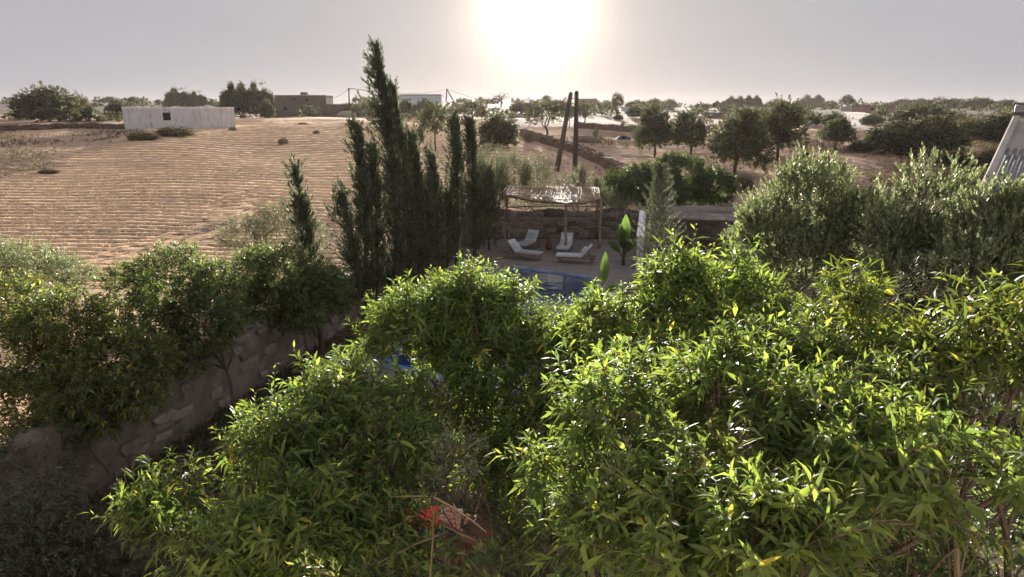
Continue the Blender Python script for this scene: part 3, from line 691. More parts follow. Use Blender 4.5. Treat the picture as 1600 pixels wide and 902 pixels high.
for k, (lab, lob, bs) in enumerate([
    ('pale feathery bush behind the left half of the pergola roof', [wl(800, 278, 43.5, 1.5, 1.1), wl(840, 276, 43, 1.35, 1.1), wl(800, 318, 42.3, 1.0), wl(835, 320, 42.3, 1.0), wl(865, 318, 42.3, .9)], (.8, 43.3)),
    ('feathery grey bush rising left of the pergola roof', [wl(765, 275, 41.5, 1.35, 1.4), wl(775, 300, 41.5, 1.3)], (-1.2, 41.8)),
    ('small feathery bush behind the right end of the pergola roof', [wl(905, 285, 43.2, 1.0, 1.1), wl(930, 300, 43, .9), wl(880, 290, 43.2, .8), wl(900, 318, 42.4, .9), wl(930, 322, 42.4, .8)], (4.3, 43.2)),
    ('loose grey shrub with dead twigs between pergola and young conifer', [wl(955, 325, 41.2, 1.0, 1.1), wl(985, 330, 41, .9)], (6.3, 41.3))]):
    side_tree('tamarisk_bush', lab, lob, (*bs, float(H(*bs))), 'tamarisk', 64 + k, L=.2, W=.022, S=.65, n=16, up=1.2, jit=.35, cat='bush', group='grey feathery bushes', dens=40, r0=.05)

# ------------------------------------------------------------------ stone walls of the garden
def stone_meshes(n, seed):
    out = []
    g = np.random.default_rng(seed)
    for k in range(n):
        bm = bmesh.new(); bmesh.ops.create_cube(bm, size=1.0); bmesh.ops.subdivide_edges(bm, edges=bm.edges[:], cuts=1, use_grid_fill=True)
        cs = Matrix.Rotation(g.uniform(-.12, .12), 3, 'Y')
        for v in bm.verts:
            c = v.co.copy(); l = c.length
            v.co = c * (1 - .20 * max(0, l - .5) / .37 * .8) + Vector(g.uniform(-.085, .085, 3)); v.co = cs @ v.co
        me = bpy.data.meshes.new('stone'); bm.to_mesh(me); bm.free(); me.materials.append(stone_m)
        out.append(me)
    return out
STONES = stone_meshes(8, 3)
def lay_stones(parent, org, ux, un, length, height, sw, sh, proud, seed, start=0.0, skip=.0, smax=300):
    """courses of uneven stones on a wall face: org at the foot, ux along, un out of the face"""
    g = np.random.default_rng(seed); n = 0
    org = Vector(org); ux = Vector(ux).normalized(); un = Vector(un).normalized(); off = base_of(parent)
    ang = math.atan2(ux.y, ux.x)
    z = .02
    while z < height - sh * .4:
        h = sh * g.uniform(.65, 1.45); s = start + g.uniform(0, sw)
        while s < start + length:
            w = sw * g.uniform(.4, 1.7)
            if g.random() > skip and n < smax:
                o = bpy.data.objects.new('stone', STONES[int(g.integers(len(STONES)))]); COL.objects.link(o); o.parent = parent
                o.location = org + ux * (s + w / 2) + un * (proud * g.uniform(-.3, .6)) + Vector((0, 0, z + h / 2 + g.uniform(-.25, .25) * h)) - off
                o.scale = (w * 1.1, .20, h * g.uniform(.75, 1.3)); o.rotation_euler = (g.uniform(-.06, .06), g.uniform(-.08, .08), ang + g.uniform(-.05, .05)); n += 1
            s += w
        z += h
def rough_wall(name, label, pts, th, hts, mat, nseg=90, amp=.05, seed=1, group=None):
    """a wall of uneven section along a line of points"""
    g = np.random.default_rng(seed)
    pts = np.array(pts, float); L = np.concatenate([[0], np.cumsum(np.linalg.norm(np.diff(pts[:, :2], axis=0), axis=1))])
    s = np.linspace(0, L[-1], nseg); c = np.stack([np.interp(s, L, pts[:, i]) for i in range(3)], -1); hh = np.interp(s, L, hts)
    tg = unit(np.gradient(c[:, :2], axis=0)); nr = np.stack([-tg[:, 1], tg[:, 0]], -1)
    prof = [(.55, -.25), (.52, .3), (.47, .65), (.42, .93), (.2, 1.0), (-.2, 1.01), (-.42, .92), (-.47, .65), (-.52, .3), (-.55, -.25)]
    V = []
    for i in range(nseg):
        for a, b in prof:
            j = g.normal(size=3) * amp; j[2] *= .6
            V.append([c[i, 0] + nr[i, 0] * a * th + j[0], c[i, 1] + nr[i, 1] * a * th + j[1], c[i, 2] + b * hh[i] * (1 + .06 * math.sin(s[i] * 1.7)) + j[2]])
    k = len(prof); F = []
    for i in range(nseg - 1):
        for q in range(k - 1): F.append((i * k + q, i * k + q + 1, (i + 1) * k + q + 1, (i + 1) * k + q))
    root = thing(name, label, 'wall', tuple(c[0]), 0, group)
    mb = MB().add(V, F + [tuple(range(k)), tuple(range((nseg - 1) * k, nseg * k))])
    mb.build('wall_core', mat, root)
    return root
# long wall on the field side
w1 = rough_wall('garden_wall', 'long rough earth and stone wall between garden and stubble field', [(wall_x(y) - .22, y, 0) for y in (7, 15, 24, 33, 41.2)], .42, [1.7, 1.72, 1.7, 1.65, 1.6], core_m, 120, .035, 5)
_wd = Vector((.23, 1, 0)).normalized(); _wn = Vector((1, -.23, 0)).normalized()
lay_stones(w1, (wall_x(12.5), 12.5, 0), _wd, _wn, 20, 1.62, .42, .22, -.07, 8, skip=.72)
_g = np.random.default_rng(9)
for y in np.arange(13, 31, .62):   # flat stones along the top
    o = bpy.data.objects.new('coping_stone', STONES[int(_g.integers(8))]); COL.objects.link(o); o.parent = w1
    o.location = Vector((wall_x(y) - .22 + _g.uniform(-.04, .04), y, 1.72)) - w1.location
    o.scale = (.5, .56, .16 + .1 * _g.random()); o.rotation_euler = (0, 0, math.atan2(1, .23) + _g.uniform(-.3, .3))
# wall behind the pergola
w2 = rough_wall('boundary_wall', 'dry stone wall in shade behind the loungers and pergola', [(-2.2, 40.9, 0), (3, 40.9, 0), (8.2, 40.7, 0)], .42, [1.75, 1.7, 1.75], core_m, 60, .03, 6)
lay_stones(w2, (-2.1, 40.68, 0), (1, -.008, 0), (0, -1, 0), 10.0, 1.62, .40, .24, .0, 10, skip=.1)
# back wall of the reed-roofed shelter
w3 = rough_wall('boundary_wall', 'stone wall inside the reed-roofed shelter', [(8.3, 40.2, 0), (12, 40.4, 0), (16.2, 40.6, 0)], .42, [2.0, 2.0, 2.0], core_m, 50, .03, 7)
lay_stones(w3, (8.4, 39.97, 0), (1, .05, 0), (.05, -1, 0), 7.6, 1.9, .40, .24, .0, 11, skip=.1)
# white wall running away from the camera between the two sheltered corners
ww = thing('white_wall', 'whitewashed low wall with a worn top between pool terrace and shelter', 'wall', (6.2, 32.3, 0))
_a, _b = Vector((6.15, 32.2, 0)), Vector((7.75, 40.3, 0)); _d = (_b - _a).normalized(); _n = Vector((_d.y, -_d.x, 0))
mbw = MB(); mbw.prism([_a - _n * .16, _a + _n * .16, _a + _n * .16 + Vector((0, 0, 1.66)), _a - _n * .16 + Vector((0, 0, 1.66))], _b - _a)
mbw.build('wall_core', whitewash, ww, bevel=.03)
mbw = MB(); mbw.prism([_a - _n * .2 - _d * .04 + Vector((0, 0, 1.66)), _a + _n * .2 - _d * .04 + Vector((0, 0, 1.66)), _a + _n * .18 - _d * .04 + Vector((0, 0, 1.78)), _a - _n * .18 - _d * .04 + Vector((0, 0, 1.78))], _b - _a + _d * .08)
mbw.build('coping', whitewash, ww, bevel=.03)

# ------------------------------------------------------------------ pool and terrace
PF = [Vector((3.7, 30.4, 0)), Vector((.0, 32.6, 0)), Vector((-3.9, 19.6, 0)), Vector((1.4, 16.6, 0))]
def sheet(name, pts, z, mat, kind='structure', label=None, th=.0):
    mb = MB()
    if th: mb.prism([(p[0], p[1], z - th) for p in pts], (0, 0, th))
    else: mb.add([(p[0], p[1], z) for p in pts], [tuple(range(len(pts)))])
    o = mb.build(name, mat); tag(o, label, None, None, kind); return o
deck_pts = [(-3.3, 36.0), (-2.7, 40.4), (7.6, 40.2), (6.0, 31.8), (4.9, 28.6), (2.5, 15.4), (-5.0, 18.6), (-2.9, 25.5)]
sheet('pool_deck', deck_pts, .06, deck_m, th=.3, label='pale stone pool terrace')
sheet('pool_water', PF, .066, water_m, label='deep blue pool water')
pool = thing('swimming_pool', 'blue tiled rim of the swimming pool beyond the middle tree', 'pool', (PF[3].x, PF[3].y, .06))
for i in range(4):
    a, b = PF[i], PF[(i + 1) % 4]; d = (b - a).normalized(); n = Vector((d.y, -d.x, 0))
    c = sum(PF, Vector()) / 4
    if (a + n - c).length < (a - c).length: n = -n
    L = (b - a).length; k = int(L / .62); off = base_of(pool)
    mbt = MB(); mbt.prism([a + Vector((0, 0, .068)), a - n * .13 + Vector((0, 0, .068)), a - n * .13 + Vector((0, 0, .085)), a + Vector((0, 0, .085))], b - a); mbt.build('tile_band', tile_m, pool)
    for q in range(k):
        o = MB(); s0 = L * q / k + .006; s1 = L * (q + 1) / k - .006
        o.prism([a + d * s0 + n * .005, a + d * s1 + n * .005, a + d * s1 + n * .36, a + d * s0 + n * .36], (0, 0, .045)); ob = o.build('coping_tile', coping_m, pool); ob.location.z += .062

# ------------------------------------------------------------------ loungers
def make_lounger(label, loc, rz):
    r = thing('sun_lounger', label, 'sun lounger', loc, rz, 'pale sun loungers under the pergola')
    fr = MB()
    for sy in (-1, 1): fr.box((0, sy * .32, .30), (1.96, .045, .07))
    for sx in (-.96, -.3, .35, .96): fr.box((sx, 0, .30), (.045, .66, .06))
    fr.build('frame', frame_m, r, local=True, bevel=.006)
    for sx in (-.78, .80):
        for sy in (-1, 1): MB().box((sx, sy * .30, .135), (.06, .05, .27), taper=.85).build('leg', frame_m, r, local=True, bevel=.005)
    # mattress: seat flat, back raised 48 degrees at the head (-x end)
    me = MB()
    n = 9
    for a, b in [(-.28, 1.0)]:
        for i in range(n):
            x0 = a + (b - a) * i / n; x1 = a + (b - a) * (i + 1) / n
            me.box(((x0 + x1) / 2, 0, .385), (x1 - x0 + .004, .66, .11 - .012 * (i % 2)))
    me.build('mattress', canvas_m, r, local=True, bevel=.02)
    T = Matrix.Rotation(math.radians(48), 3, 'Y')
    bk = MB().box((-.28 - .34 * math.cos(math.radians(48)), 0, .40 + .34 * math.sin(math.radians(48))), (.76, .66, .11), tilt=T)
    bk.build('backrest', canvas_m, r, local=True, bevel=.025)
    MB().box((-.335 - .34 * math.cos(math.radians(48)), 0, .345 + .34 * math.sin(math.radians(48))), (.72, .6, .03), tilt=T).build('back_frame', frame_m, r, local=True)
    MB().tube([(-.62, -.28, .30), (-.66, -.28, .66)], .014, 6).tube([(-.62, .28, .30), (-.66, .28, .66)], .014, 6).build('prop', frame_m, r, local=True)
    p = MB(); pc = Vector((-.40, 0, .68))
    for i in range(6):
        for j in range(7): pass
    pl = bmesh.new(); bmesh.ops.create_uvsphere(pl, u_segments=14, v_segments=8, radius=1)
    for v in pl.verts:
        x, y, z = v.co; sx = math.copysign(abs(x) ** .55, x); sy = math.copysign(abs(y) ** .55, y)
        v.co = Vector((sx * .19, sy * .26, z * .085))
        v.co = T @ v.co + pc
    pm = bpy.data.meshes.new('pillow'); pl.to_mesh(pm); pl.free(); pm.polygons.foreach_set('use_smooth', [True] * len(pm.polygons))
    link('pillow', pm, canvas_m, r)
    return r
def lounge(label, foot, head, sc=1.0):
    f, h = at_z(*foot, .06), at_z(*head, .06); d = f - h
    mid = (f + h) / 2; make_lounger(label, (mid[0], mid[1], .06), math.atan2(d[1], d[0]))
lounge('pale lounger lying side-on at the left front of the terrace, head end left', (847, 408), (789, 401))
lounge('pale lounger standing diagonally at the wall behind the left front one', (808, 395), (840, 383))
lounge('pale lounger lying side-on at the right front, head end right', (869, 409), (931, 412))
lounge('pale lounger pointing at the wall behind the right front one', (876, 403), (889, 386))
# red lantern jar between the two pairs
def lantern():
    p = at_z(857, 390, .06); r = thing('clay_jar', 'small red clay jar on the terrace between the two pairs of loungers', 'jar', p)
    prof = [(.10, 0), (.17, .10), (.19, .24), (.15, .40), (.09, .48), (.11, .53)]
    mb = MB(); pts = [(p[0], p[1], p[2] + z) for _, z in prof]; mb.tube(pts, [a for a, _ in prof], 14); mb.build('body', terracotta, r, smooth=True)
    mb = MB(); mb.tube([(p[0], p[1], p[2] + .53), (p[0], p[1], p[2] + .57)], [.125, .115], 14); mb.build('rim', terracotta, r)
lantern()

# ------------------------------------------------------------------ pergola
def pergola():
    Lp, Fp, Rp = at_z(775, 386, .06), at_z(883, 396, .06), at_z(936, 388, .06)
    Lt, Ft, Rt = Lp.copy(), Fp.copy(), Rp.copy(); Lt[2], Ft[2], Rt[2] = 3.02, 2.72, 2.78
    Lt[0] += .25
    back = np.array([.35, 2.6, .18])
    BL, BR = np.array([-.3, 40.6, 0]), np.array([5.1, 40.5, 0]); BLt, BRt = BL + [0, 0, 3.1], BR + [0, 0, 3.0]
    r = thing('pergola', 'rustic pole pergola with a sagging cane roof over the loungers', 'pergola', Lp)
    g = np.random.default_rng(77)
    for a, b in ((Lp, Lt), (Fp, Ft), (Rp, Rt), (BL, BLt), (BR, BRt)):
        n = 7; pts = [a + (b - a) * i / n + g.normal(size=3) * [.03, .03, 0] for i in range(n + 1)]; pts[0] = a; pts[-1] = b
        MB().tube(pts, [.075 - .02 * i / n + .008 * g.random() for i in range(n + 1)], 8).build('post', wood_pale, r, smooth=True)
    for a, b in ((Lt, Ft), (Ft, Rt), (BLt, BRt), (Lt, BLt), (Rt, BRt), (Ft, (BLt + BRt) / 2)):
        n = 8; pts = [a + (b - a) * (i / n * 1.06 - .03) + [0, 0, .02 - .10 * math.sin(math.pi * i / n)] + g.normal(size=3) * .012 for i in range(n + 1)]
        MB().tube(pts, [.06 - .012 * i / n for i in range(n + 1)], 8).build('beam', wood_pale, r, smooth=True)
    # canes run from the front beams to the back beam, every one a piece
    def front(u):
        return Lt + (Ft - Lt) * (u / .66) if u < .66 else Ft + (Rt - Ft) * ((u - .66) / .34)
    N = 84
    for i in range(N):
        u = (i + .5) / N; a = front(u); b = BLt + (BRt - BLt) * u
        dirn = unit(b - a); a = a - dirn * (.16 + .12 * g.random()); b = b + dirn * (.1 + .2 * g.random())
        sag = .10 * math.sin(math.pi * u * 1.4) + .03 * g.normal()
        pts = [a + (b - a) * t + [g.normal() * .01, 0, .075 - sag * math.sin(math.pi * t) + g.normal() * .012] for t in (0, .33, .67, 1)]
        MB().tube(pts, [.034, .032, .03, .026], 6).build('cane', cane_m, r)
    for t in (.12, .5, .85):   # lashing poles on top
        pts = [front(u) + (BLt + (BRt - BLt) * u - front(u)) * t + [0, 0, .12 - .1 * math.sin(math.pi * u * 1.4) * math.sin(math.pi * t)] for u in np.linspace(.02, .98, 12)]
        MB().tube(pts, .016, 5).build('lashing_pole', cane_m, r)
    # torn pieces of reed matting left on the roof
    for (u0, u1, t0, t1) in ((.42, .52, .05, .25), (.70, .80, .05, .4)):
        q = [front(u) + (BLt + (BRt - BLt) * u - front(u)) * t + [0, 0, .15 + g.normal() * .03] for u, t in ((u0, t0), (u1, t0), (u1, t1), (u0, t1))]
        MB().prism(q, (0, 0, .015)).build('reed_mat', cane_grey, r)
    # pale pole lashed across the back between the rear posts
    MB().tube([BL + [0, -.1, 1.95], (BL + BR) / 2 + [0, -.1, 2.02], BR + [0, -.1, 1.98]], [.04, .038, .03], 7).build('cross_pole', wood_pale, r)
pergola()

# ------------------------------------------------------------------ reed-roofed shelter on the right
def shelter():
    z0 = 2.05
    FL, FR, BR_, BL_ = at_y(1032, 343, 36.5), at_y(1166, 347, 36.2), at_y(1180, 324, 40.8), at_y(1046, 324, 40.8)
    r = thing('reed_shelter', 'low shelter with a grey reed roof beside the white wall', 'shelter', (FL[0], FL[1], 0))
    g = np.random.default_rng(5)
    for k, t in enumerate((.02, .36, .7, .98)):
        p = FL + (FR - FL) * t; MB().tube([(p[0], p[1] + .2, 0), (p[0] + .05, p[1] + .2, p[2] * .5), (p[0], p[1] + .2, p[2])], [.07, .06, .055], 8).build('post', wood_dark, r)
    for a, b in ((FL, FR), ((FL + BL_) / 2, (FR + BR_) / 2)):
        MB().tube([a + [-.2, .2, -.02], (a + b) / 2 + [0, .2, -.06], b + [.2, .2, -.02]], .055, 8).build('beam', wood_dark, r)
    N = 46
    for i in range(N):   # reed bundles laid side by side across, slightly uneven
        t = (i + .5) / N; a = FL + (BL_ - FL) * t; b = FR + (BR_ - FR) * t
        e0, e1 = g.uniform(-.25, .1), g.uniform(-.1, .3)
        pts = [a + [e0, 0, .07 + g.normal() * .02], a * .66 + b * .34 + [0, g.normal() * .02, .06 + g.normal() * .025], a * .33 + b * .67 + [0, g.normal() * .02, .06 + g.normal() * .025], b + [e1, 0, .07 + g.normal() * .02]]
        MB().tube(pts, [.06, .065, .062, .05], 6).build('reed_bundle', cane_grey, r)
    MB().prism([(FL[0], FL[1] + .05, FL[2] - .012), (FR[0], FR[1] + .05, FR[2] - .012), (BR_[0], BR_[1], BR_[2] - .012), (BL_[0], BL_[1], BL_[2] - .012)], (0, 0, .02)).build('reed_mat', cane_grey, r)
    MB().tube([BL_ + [3.0, -.4, .16], BR_ + [.3, -.3, .17]], [.035, .03], 6).build('pale_pole', porcelain, r)
shelter()

# ------------------------------------------------------------------ banana plants
def banana(label, base, leaves, seed):
    g = np.random.default_rng(seed)
    r = thing('banana_plant', label, 'plant', base, 0, 'banana plants by the pool')
    b = np.array(base, float)
    MB().tube([b, b + [0, 0, .35], b + [.02, 0, .7]], [.10, .085, .05], 9).build('stem', LEAF['dense'], r, smooth=True)
    for (az, tilt, ln, wd, face) in leaves:
        dirn = np.array([math.cos(az) * math.sin(tilt), math.sin(az) * math.sin(tilt), math.cos(tilt)])
        side = unit(np.cross(dirn, np.array([math.cos(face), math.sin(face), 0])))
        nrm = np.cross(side, dirn); p0 = b + [0, 0, .45]
        V, F, n = [], [], 12
        for i in range(n + 1):
            t = i / n; s = .28 + .72 * t
            c = p0 + dirn * ln * s - UP * (tilt * .25) * ln * t * t * .8
            w = wd * math.sin(math.pi * min(1, .06 + t * .93)) ** .6 * (.75 + .25 * math.cos(t * 2))
            for q in (-1, -.5, 0, .5, 1):
                V.append(c + side * w * q * .5 + nrm * (abs(q) * w * .18) + nrm * .012 * math.sin(i * 2.1 + q * 3))
        for i in range(n):
            for q in range(4): F.append((i * 5 + q, i * 5 + q + 1, (i + 1) * 5 + q + 1, (i + 1) * 5 + q))
        lf = MB().add(V, F).build('leaf', LEAF['banana'], r, smooth=True)
        rib = MB().tube([b + [0, 0, .3], p0 + dirn * ln * .28] + [p0 + dirn * ln * (.28 + .72 * t) - UP * (tilt * .2) * ln * t * t for t in (.3, .6, .95)], [.03, .022, .016, .01, .004], 5)
        rib.build('midrib', LEAF['straw'] if False else LEAF['dense'], lf)
banana('banana plant with broad upright leaves against the shaded wall', (5.55, 33.3, .05),
       [(1.2, .08, 2.1, .62, -1.5), (3.2, .16, 1.7, .55, -1.3), (-1.4, .15, 1.25, .60, -1.57), (2.9, .75, 1.2, .4, -1.2), (.1, .6, 1.1, .4, -1.9), (-.6, .3, .9, .45, -1.6)], 1)
banana('young banana plant with one tall paddle leaf at the pool corner', (3.55, 26.0, .05),
       [(.6, .06, 1.75, .42, -1.4), (3.1, .8, 1.1, .34, -1.3), (-.4, .85, .9, .3, -1.8)], 2)

# ------------------------------------------------------------------ building with sloping parapet at the right edge
def right_house():
    A, Bp = at_y(1524, 304, 16.0), at_y(1583, 180, 20.2)
    d = unit((Bp - A) * [1, 1, 0]); n = np.array([d[1], -d[0], 0])    # n points right, into the house
    r = thing('whitewashed_house', 'house with sloping pale parapet and corrugated roof at the right-hand edge', 'house', (A[0], A[1], 0))
    w = .17
    o = A - d * 1.0; o[2] = A[2] - .16
    def wall_poly(off): return [np.array([*(p + n * off)[:2], z]) for p, z in ((o, 0), (Bp, 0), (Bp, Bp[2]), (A, A[2]), (o, A[2]))]
    MB().prism(wall_poly(0), n * w).build('parapet', cream, r, bevel=.04)
    MB().prism([o + n * .175 + [0, 0, -.0], o + n * 7, [*(o + n * 7)[:2], 0], [*(o + n * .175)[:2], 0]], d * .3).build('end_wall', whitewash, r)
    # roof slab: smooth mortar upper part, corrugated sheets below
    def rp(s, q, dz):
        p = A + (Bp - A) * s + n * (w + q); p[2] = A[2] + (Bp[2] - A[2]) * s + dz; return p
    MB().prism([rp(.55, .004, -.26), rp(1.0, .004, -.26), rp(1.0, 7, -.26), rp(.55, 7, -.26)], (0, 0, .06)).build('mortar_roof', cream, r)
    for k in range(5):
        q0 = .02 + k * 1.1; V, F = [], []; m = 36
        for i in range(m + 1):
            q = q0 + 1.12 * i / m; zz = -.22 + .035 * math.sin(q * 2 * math.pi / .15) + .008 * (k % 2)
            V += [rp(-.02, q, zz), rp(.62, q, zz + .03)]
        for i in range(m): F.append((i * 2, i * 2 + 2, i * 2 + 3, i * 2 + 1))
        ob = MB().add(V, F).build('roof_sheet', metal_grey, r, smooth=True); ob.modifiers.new('thick', 'SOLIDIFY').thickness = .006
    MB().prism([Bp + n * .0 + [0, 0, -2], Bp + n * 7 + [0, 0, -2], Bp + n * 7 + [0, 0, -.1], Bp + n * 0 + [0, 0, -.1]], d * .3).build('top_wall', cream, r)
    t = Bp + n * .5 + d * .5; t[2] += .02
    tk = thing('roof_tank', 'grey water tank on the white house roof at the right-hand edge', 'tank', t)
    MB().box(t + [0.2, .1, .16], (1.1, .7, .24)).build('body', metal_grey, tk, bevel=.04)
    MB().box(t + [0.2, .1, .31], (1.16, .76, .05)).build('lid', metal_grey, tk, bevel=.01)
    for q in (-.3, .7): MB().box(t + [q, .1, .0], (.1, .6, .12)).build('foot', wood_dark, tk)
right_house()

# ------------------------------------------------------------------ the house the picture was taken from: its roof terrace, and an unseen upper storey added for bounce light
def own_house():
    r = thing('terrace_house', 'whitewashed house with the roof terrace this view is taken from, its unseen upper storey added to bounce sunlight', 'house', (0, -3, 0))
    MB().prism([(-9, .75, 0), (9, .75, 0), (9, .75, 5.9), (-9, .75, 5.9)], (0, -9.5, 0)).build('ground_storey', cream, r)
    MB().prism([(-9, .8, 5.9), (9, .8, 5.9), (9, .8, 6.75), (-9, .8, 6.75)], (0, -.22, 0)).build('terrace_parapet', cream, r, bevel=.03)
    MB().prism([(-9, -2.6, 5.9), (9, -2.6, 5.9), (9, -2.6, 9.3), (-9, -2.6, 9.3)], (0, -6, 0)).build('added_upper_storey', cream, r)  # unseen wall behind the camera, added to bounce sunlight onto the near trees
    MB().prism([(-9.1, -2.5, 9.3), (9.1, -2.5, 9.3), (9.1, -2.5, 9.6), (-9.1, -2.5, 9.6)], (0, -6.2, 0)).build('roof_edge', cream, r)
    for x in (-4.5, 4.5):
        d = MB().box((x, -2.58, 6.95), (1.1, .06, 2.1)).build('door', frame_m, r); MB().box((x + .4, -2.53, 6.95), (.05, .06, .2)).build('handle', metal_grey, d)
own_house()

# ------------------------------------------------------------------ red earth wall, bench and canes in the gap at the bottom
def gap_things():
    a, b = at_y(694, 822, 8.8), at_y(738, 846, 8.3)
    r = thing('red_earth_wall', 'short reddish earth wall seen through the gap at the bottom', 'wall', (a[0], a[1], 0))
    MB().prism([[a[0] - .1, a[1], 0], [b[0] + .2, b[1], 0], [b[0] + .2, b[1], a[2] + .02], [a[0] - .1, a[1], a[2] + .1]], (.12, .45, 0)).build('wall_core', redwall, r, bevel=.03)
    for k in range(5):
        t = (k + .5) / 5; MB().box((a[0] + (b[0] - a[0]) * t, a[1] - .012 + (b[1] - a[1]) * t, a[2] - .12), (.12, .03, .1)).build('brick', terracotta, r)
    c = at_y(652, 806, 8.9)
    bn = thing('garden_bench', 'dark bench half hidden by leaves beside the red earth wall', 'bench', (c[0], c[1], 0))
    sz = c[2] - .1
    for i in range(4): MB().box((c[0], c[1] - .24 + i * .16, sz), (1.3, .13, .05)).build('slat', navy, bn)
    for sx in (-.55, .55):
        for sy in (-.22, .22): MB().box((c[0] + sx, c[1] + sy, sz / 2), (.07, .07, sz - .05)).build('leg', navy, bn)
    cu = thing('seat_cushion', 'red seat cushion on the dark bench under the leaves', 'cushion', (c[0], c[1], sz + .03))
    MB().box((c[0] + .05, c[1], sz + .075), (.55, .5, .09)).build('pad', red_cloth, cu, bevel=.04)
    MB().box((c[0] + .05, c[1], sz + .076), (.558, .508, .012)).build('piping', red_cloth, cu)
    # bare cane and a wire-thin shoot crossing the gap
    g = np.random.default_rng(3)
    ca = thing('dry_cane', 'bare pale cane slanting across the red earth wall', 'branch', at_d(680, 778, 6.6))
    p = [at_d(678, 777, 6.6), at_d(712, 795, 6.4), at_d(740, 815, 6.3), at_d(760, 832, 6.2)]
    MB().tube(p, [.009, .010, .008, .005], 6).build('stem', cane_m, ca)
    MB().tube([p[0], p[0] + [.03, 0, .05]], [.006, .003], 5).tube([p[1], p[1] + [-.02, .01, .05]], [.006, .003], 5).tube([p[2], p[2] + [.03, .01, .04]], [.006, .003], 5).build('side_shoot', cane_m, ca)
    wi = thing('dry_cane', 'thin pale shoot below the bare cane', 'branch', at_d(684, 818, 6.4))
    MB().tube([at_d(682, 816, 6.4), at_d(720, 835, 6.3), at_d(758, 851, 6.2)], [.004, .004, .003], 5).build('stem', cane_m, wi)
    MB().tube([at_d(720, 835, 6.3), at_d(740, 840, 6.3)], [.003, .001], 5).build('side_shoot', cane_m, wi)
    # green shrub shoot rising in front, and orange-tipped twig at the bottom edge
    for nm, lab, pts, leaf, L in (('leafy_shoot', 'thin upright leafy shoot in the gap before the red wall', [(672, 905, 5.4), (676, 850, 5.5), (678, 800, 5.6), (660, 775, 5.6), (610, 776, 5.6)], 'golden', .05),
                                  ('leafy_shoot', 'twig with orange young leaves at the bottom edge', [(545, 912, 3.6), (520, 900, 3.6), (495, 890, 3.6), (472, 880, 3.6)], 'autumn', .03),
                                  ('leafy_shoot', 'arching leafy shoot curving towards the left below the red wall', [(700, 830, 6.0), (650, 850, 5.9), (600, 875, 5.8), (560, 890, 5.7)], 'citrus', .06)):
        P = [at_d(*q) for q in pts]; rt = thing(nm, lab, 'branch', P[0])
        MB().tube(P, [.010 - .007 * i / (len(P) - 1) for i in range(len(P))], 5).build('stem', twigm, rt)
        P = np.array(P); seg = np.linspace(0, len(P) - 1.001, 16); i0 = seg.astype(int); B = P[i0] + (P[i0 + 1] - P[i0]) * (seg - i0)[:, None]
        d = sprig_leaves(g, B, unit(P[i0 + 1] - P[i0]) + UP * .4 + g.normal(size=B.shape) * .6, np.full(len(B), .10), 7, L, L * .34, (30, 70))
        dd, S_, N_ = leaf_frame(d); me = leaf_mesh('leaf', dict(P=np.zeros((1, 3)), D=np.array([[0, 1., 0]]), N=np.array([[0, 0, 1.]]), L=np.ones(1), W=np.array([.34]), droop=np.array([.15]), young=np.zeros(1)), 'hi'); me.materials.append(LEAF[leaf])
        for i in range(len(d['P'])):
            ob = bpy.data.objects.new('leaf', me); COL.objects.link(ob); ob.parent = rt; s = d['L'][i]
            M = Matrix([[S_[i][k] * s, dd[i][k] * s, N_[i][k] * s, 0] for k in range(3)] + [[0, 0, 0, 1]]); M.translation = Vector(d['P'][i]) - rt.location; ob.matrix_local = M
gap_things()

# ------------------------------------------------------------------ utility poles
def pole_pair():
    g = np.random.default_rng(8)
    l0, r0 = gp(868, 268), gp(898, 268); Y = (l0[1] + r0[1]) / 2
    l1, r1 = at_y(892, 146, Y), at_y(901, 144, Y)
    r = thing('utility_pole', 'pair of tall wooden poles leaning together behind the pergola', 'pole', r0)
    for a, b in ((l0, l1), (r0, r1)):
        a = a - [0, 0, .5]; MB().tube([a, (a + b) / 2 + [.03, 0, 0], b], [.27, .235, .20], 10).build('pole', wood_dark, r, smooth=True)
        MB().tube([b, b + [0, 0, .12]], [.20, .06], 8).build('cap', wood_dark, r)
    for k, t in enumerate((.93, .80)): MB().tube([l0 + (l1 - l0) * t + [-.12, -.1, 0], r0 + (r1 - r0) * t + [.12, -.1, 0]], .05, 6).build('brace', wood_dark, r)
    a, b = at_y(889, 162, Y), at_y(848, 172, Y)
    MB().tube([a, b], [.10, .07], 6).build('crossarm', wood_dark, r)
    MB().tube([at_y(882, 170, Y), at_y(866, 168, Y)], .03, 5).build('strut', wood_dark, r)
    for t in (.15, .4, .62, .8, .97):
        p = a + (b - a) * t; MB().tube([p, p + [0, 0, .08], p + [0, 0, .15], p + [0, 0, .22]], [.05, .13, .09, .11], 8).build('insulator', porcelain, r)
    return a, b
_pa, _pb = pole_pair()
def far_pole(label, base, top, Y=None, kind='single', arm=True):
    b = gp(*base); t = at_y(*top, b[1]); w = max(.10, .0011 * b[1])
    r = thing('utility_pole', label, 'pole', b, 0, 'distant wooden utility poles')
    MB().tube([b - [0, 0, .3], t], [w, w * .75], 7).build('pole', wood_dark, r)
    if kind == 'double': MB().tube([b + [t[2] * 0 + .012 * b[1], 0, -.3], t + [.0, .05, -.1]], [w, w * .7], 7).build('stay_pole', wood_dark, r)
    if arm: MB().box(t + [0, 0, -.4], (1.2, .12, .12)).build('crossarm', wood_dark, r)
    return t
p1 = far_pole('thin distant pole left of the tallest cypress', (546, 181), (545, 138))
p2 = far_pole('distant leaning double pole right of the blue-white building', (697, 160), (698, 139), kind='double')
p3 = far_pole('tiny distant pole right of the mud building', (518, 160), (510, 152), arm=False)
p4 = far_pole('distant leaning pole above the pink wall on the skyline', (1338, 168), (1345, 153), kind='double')
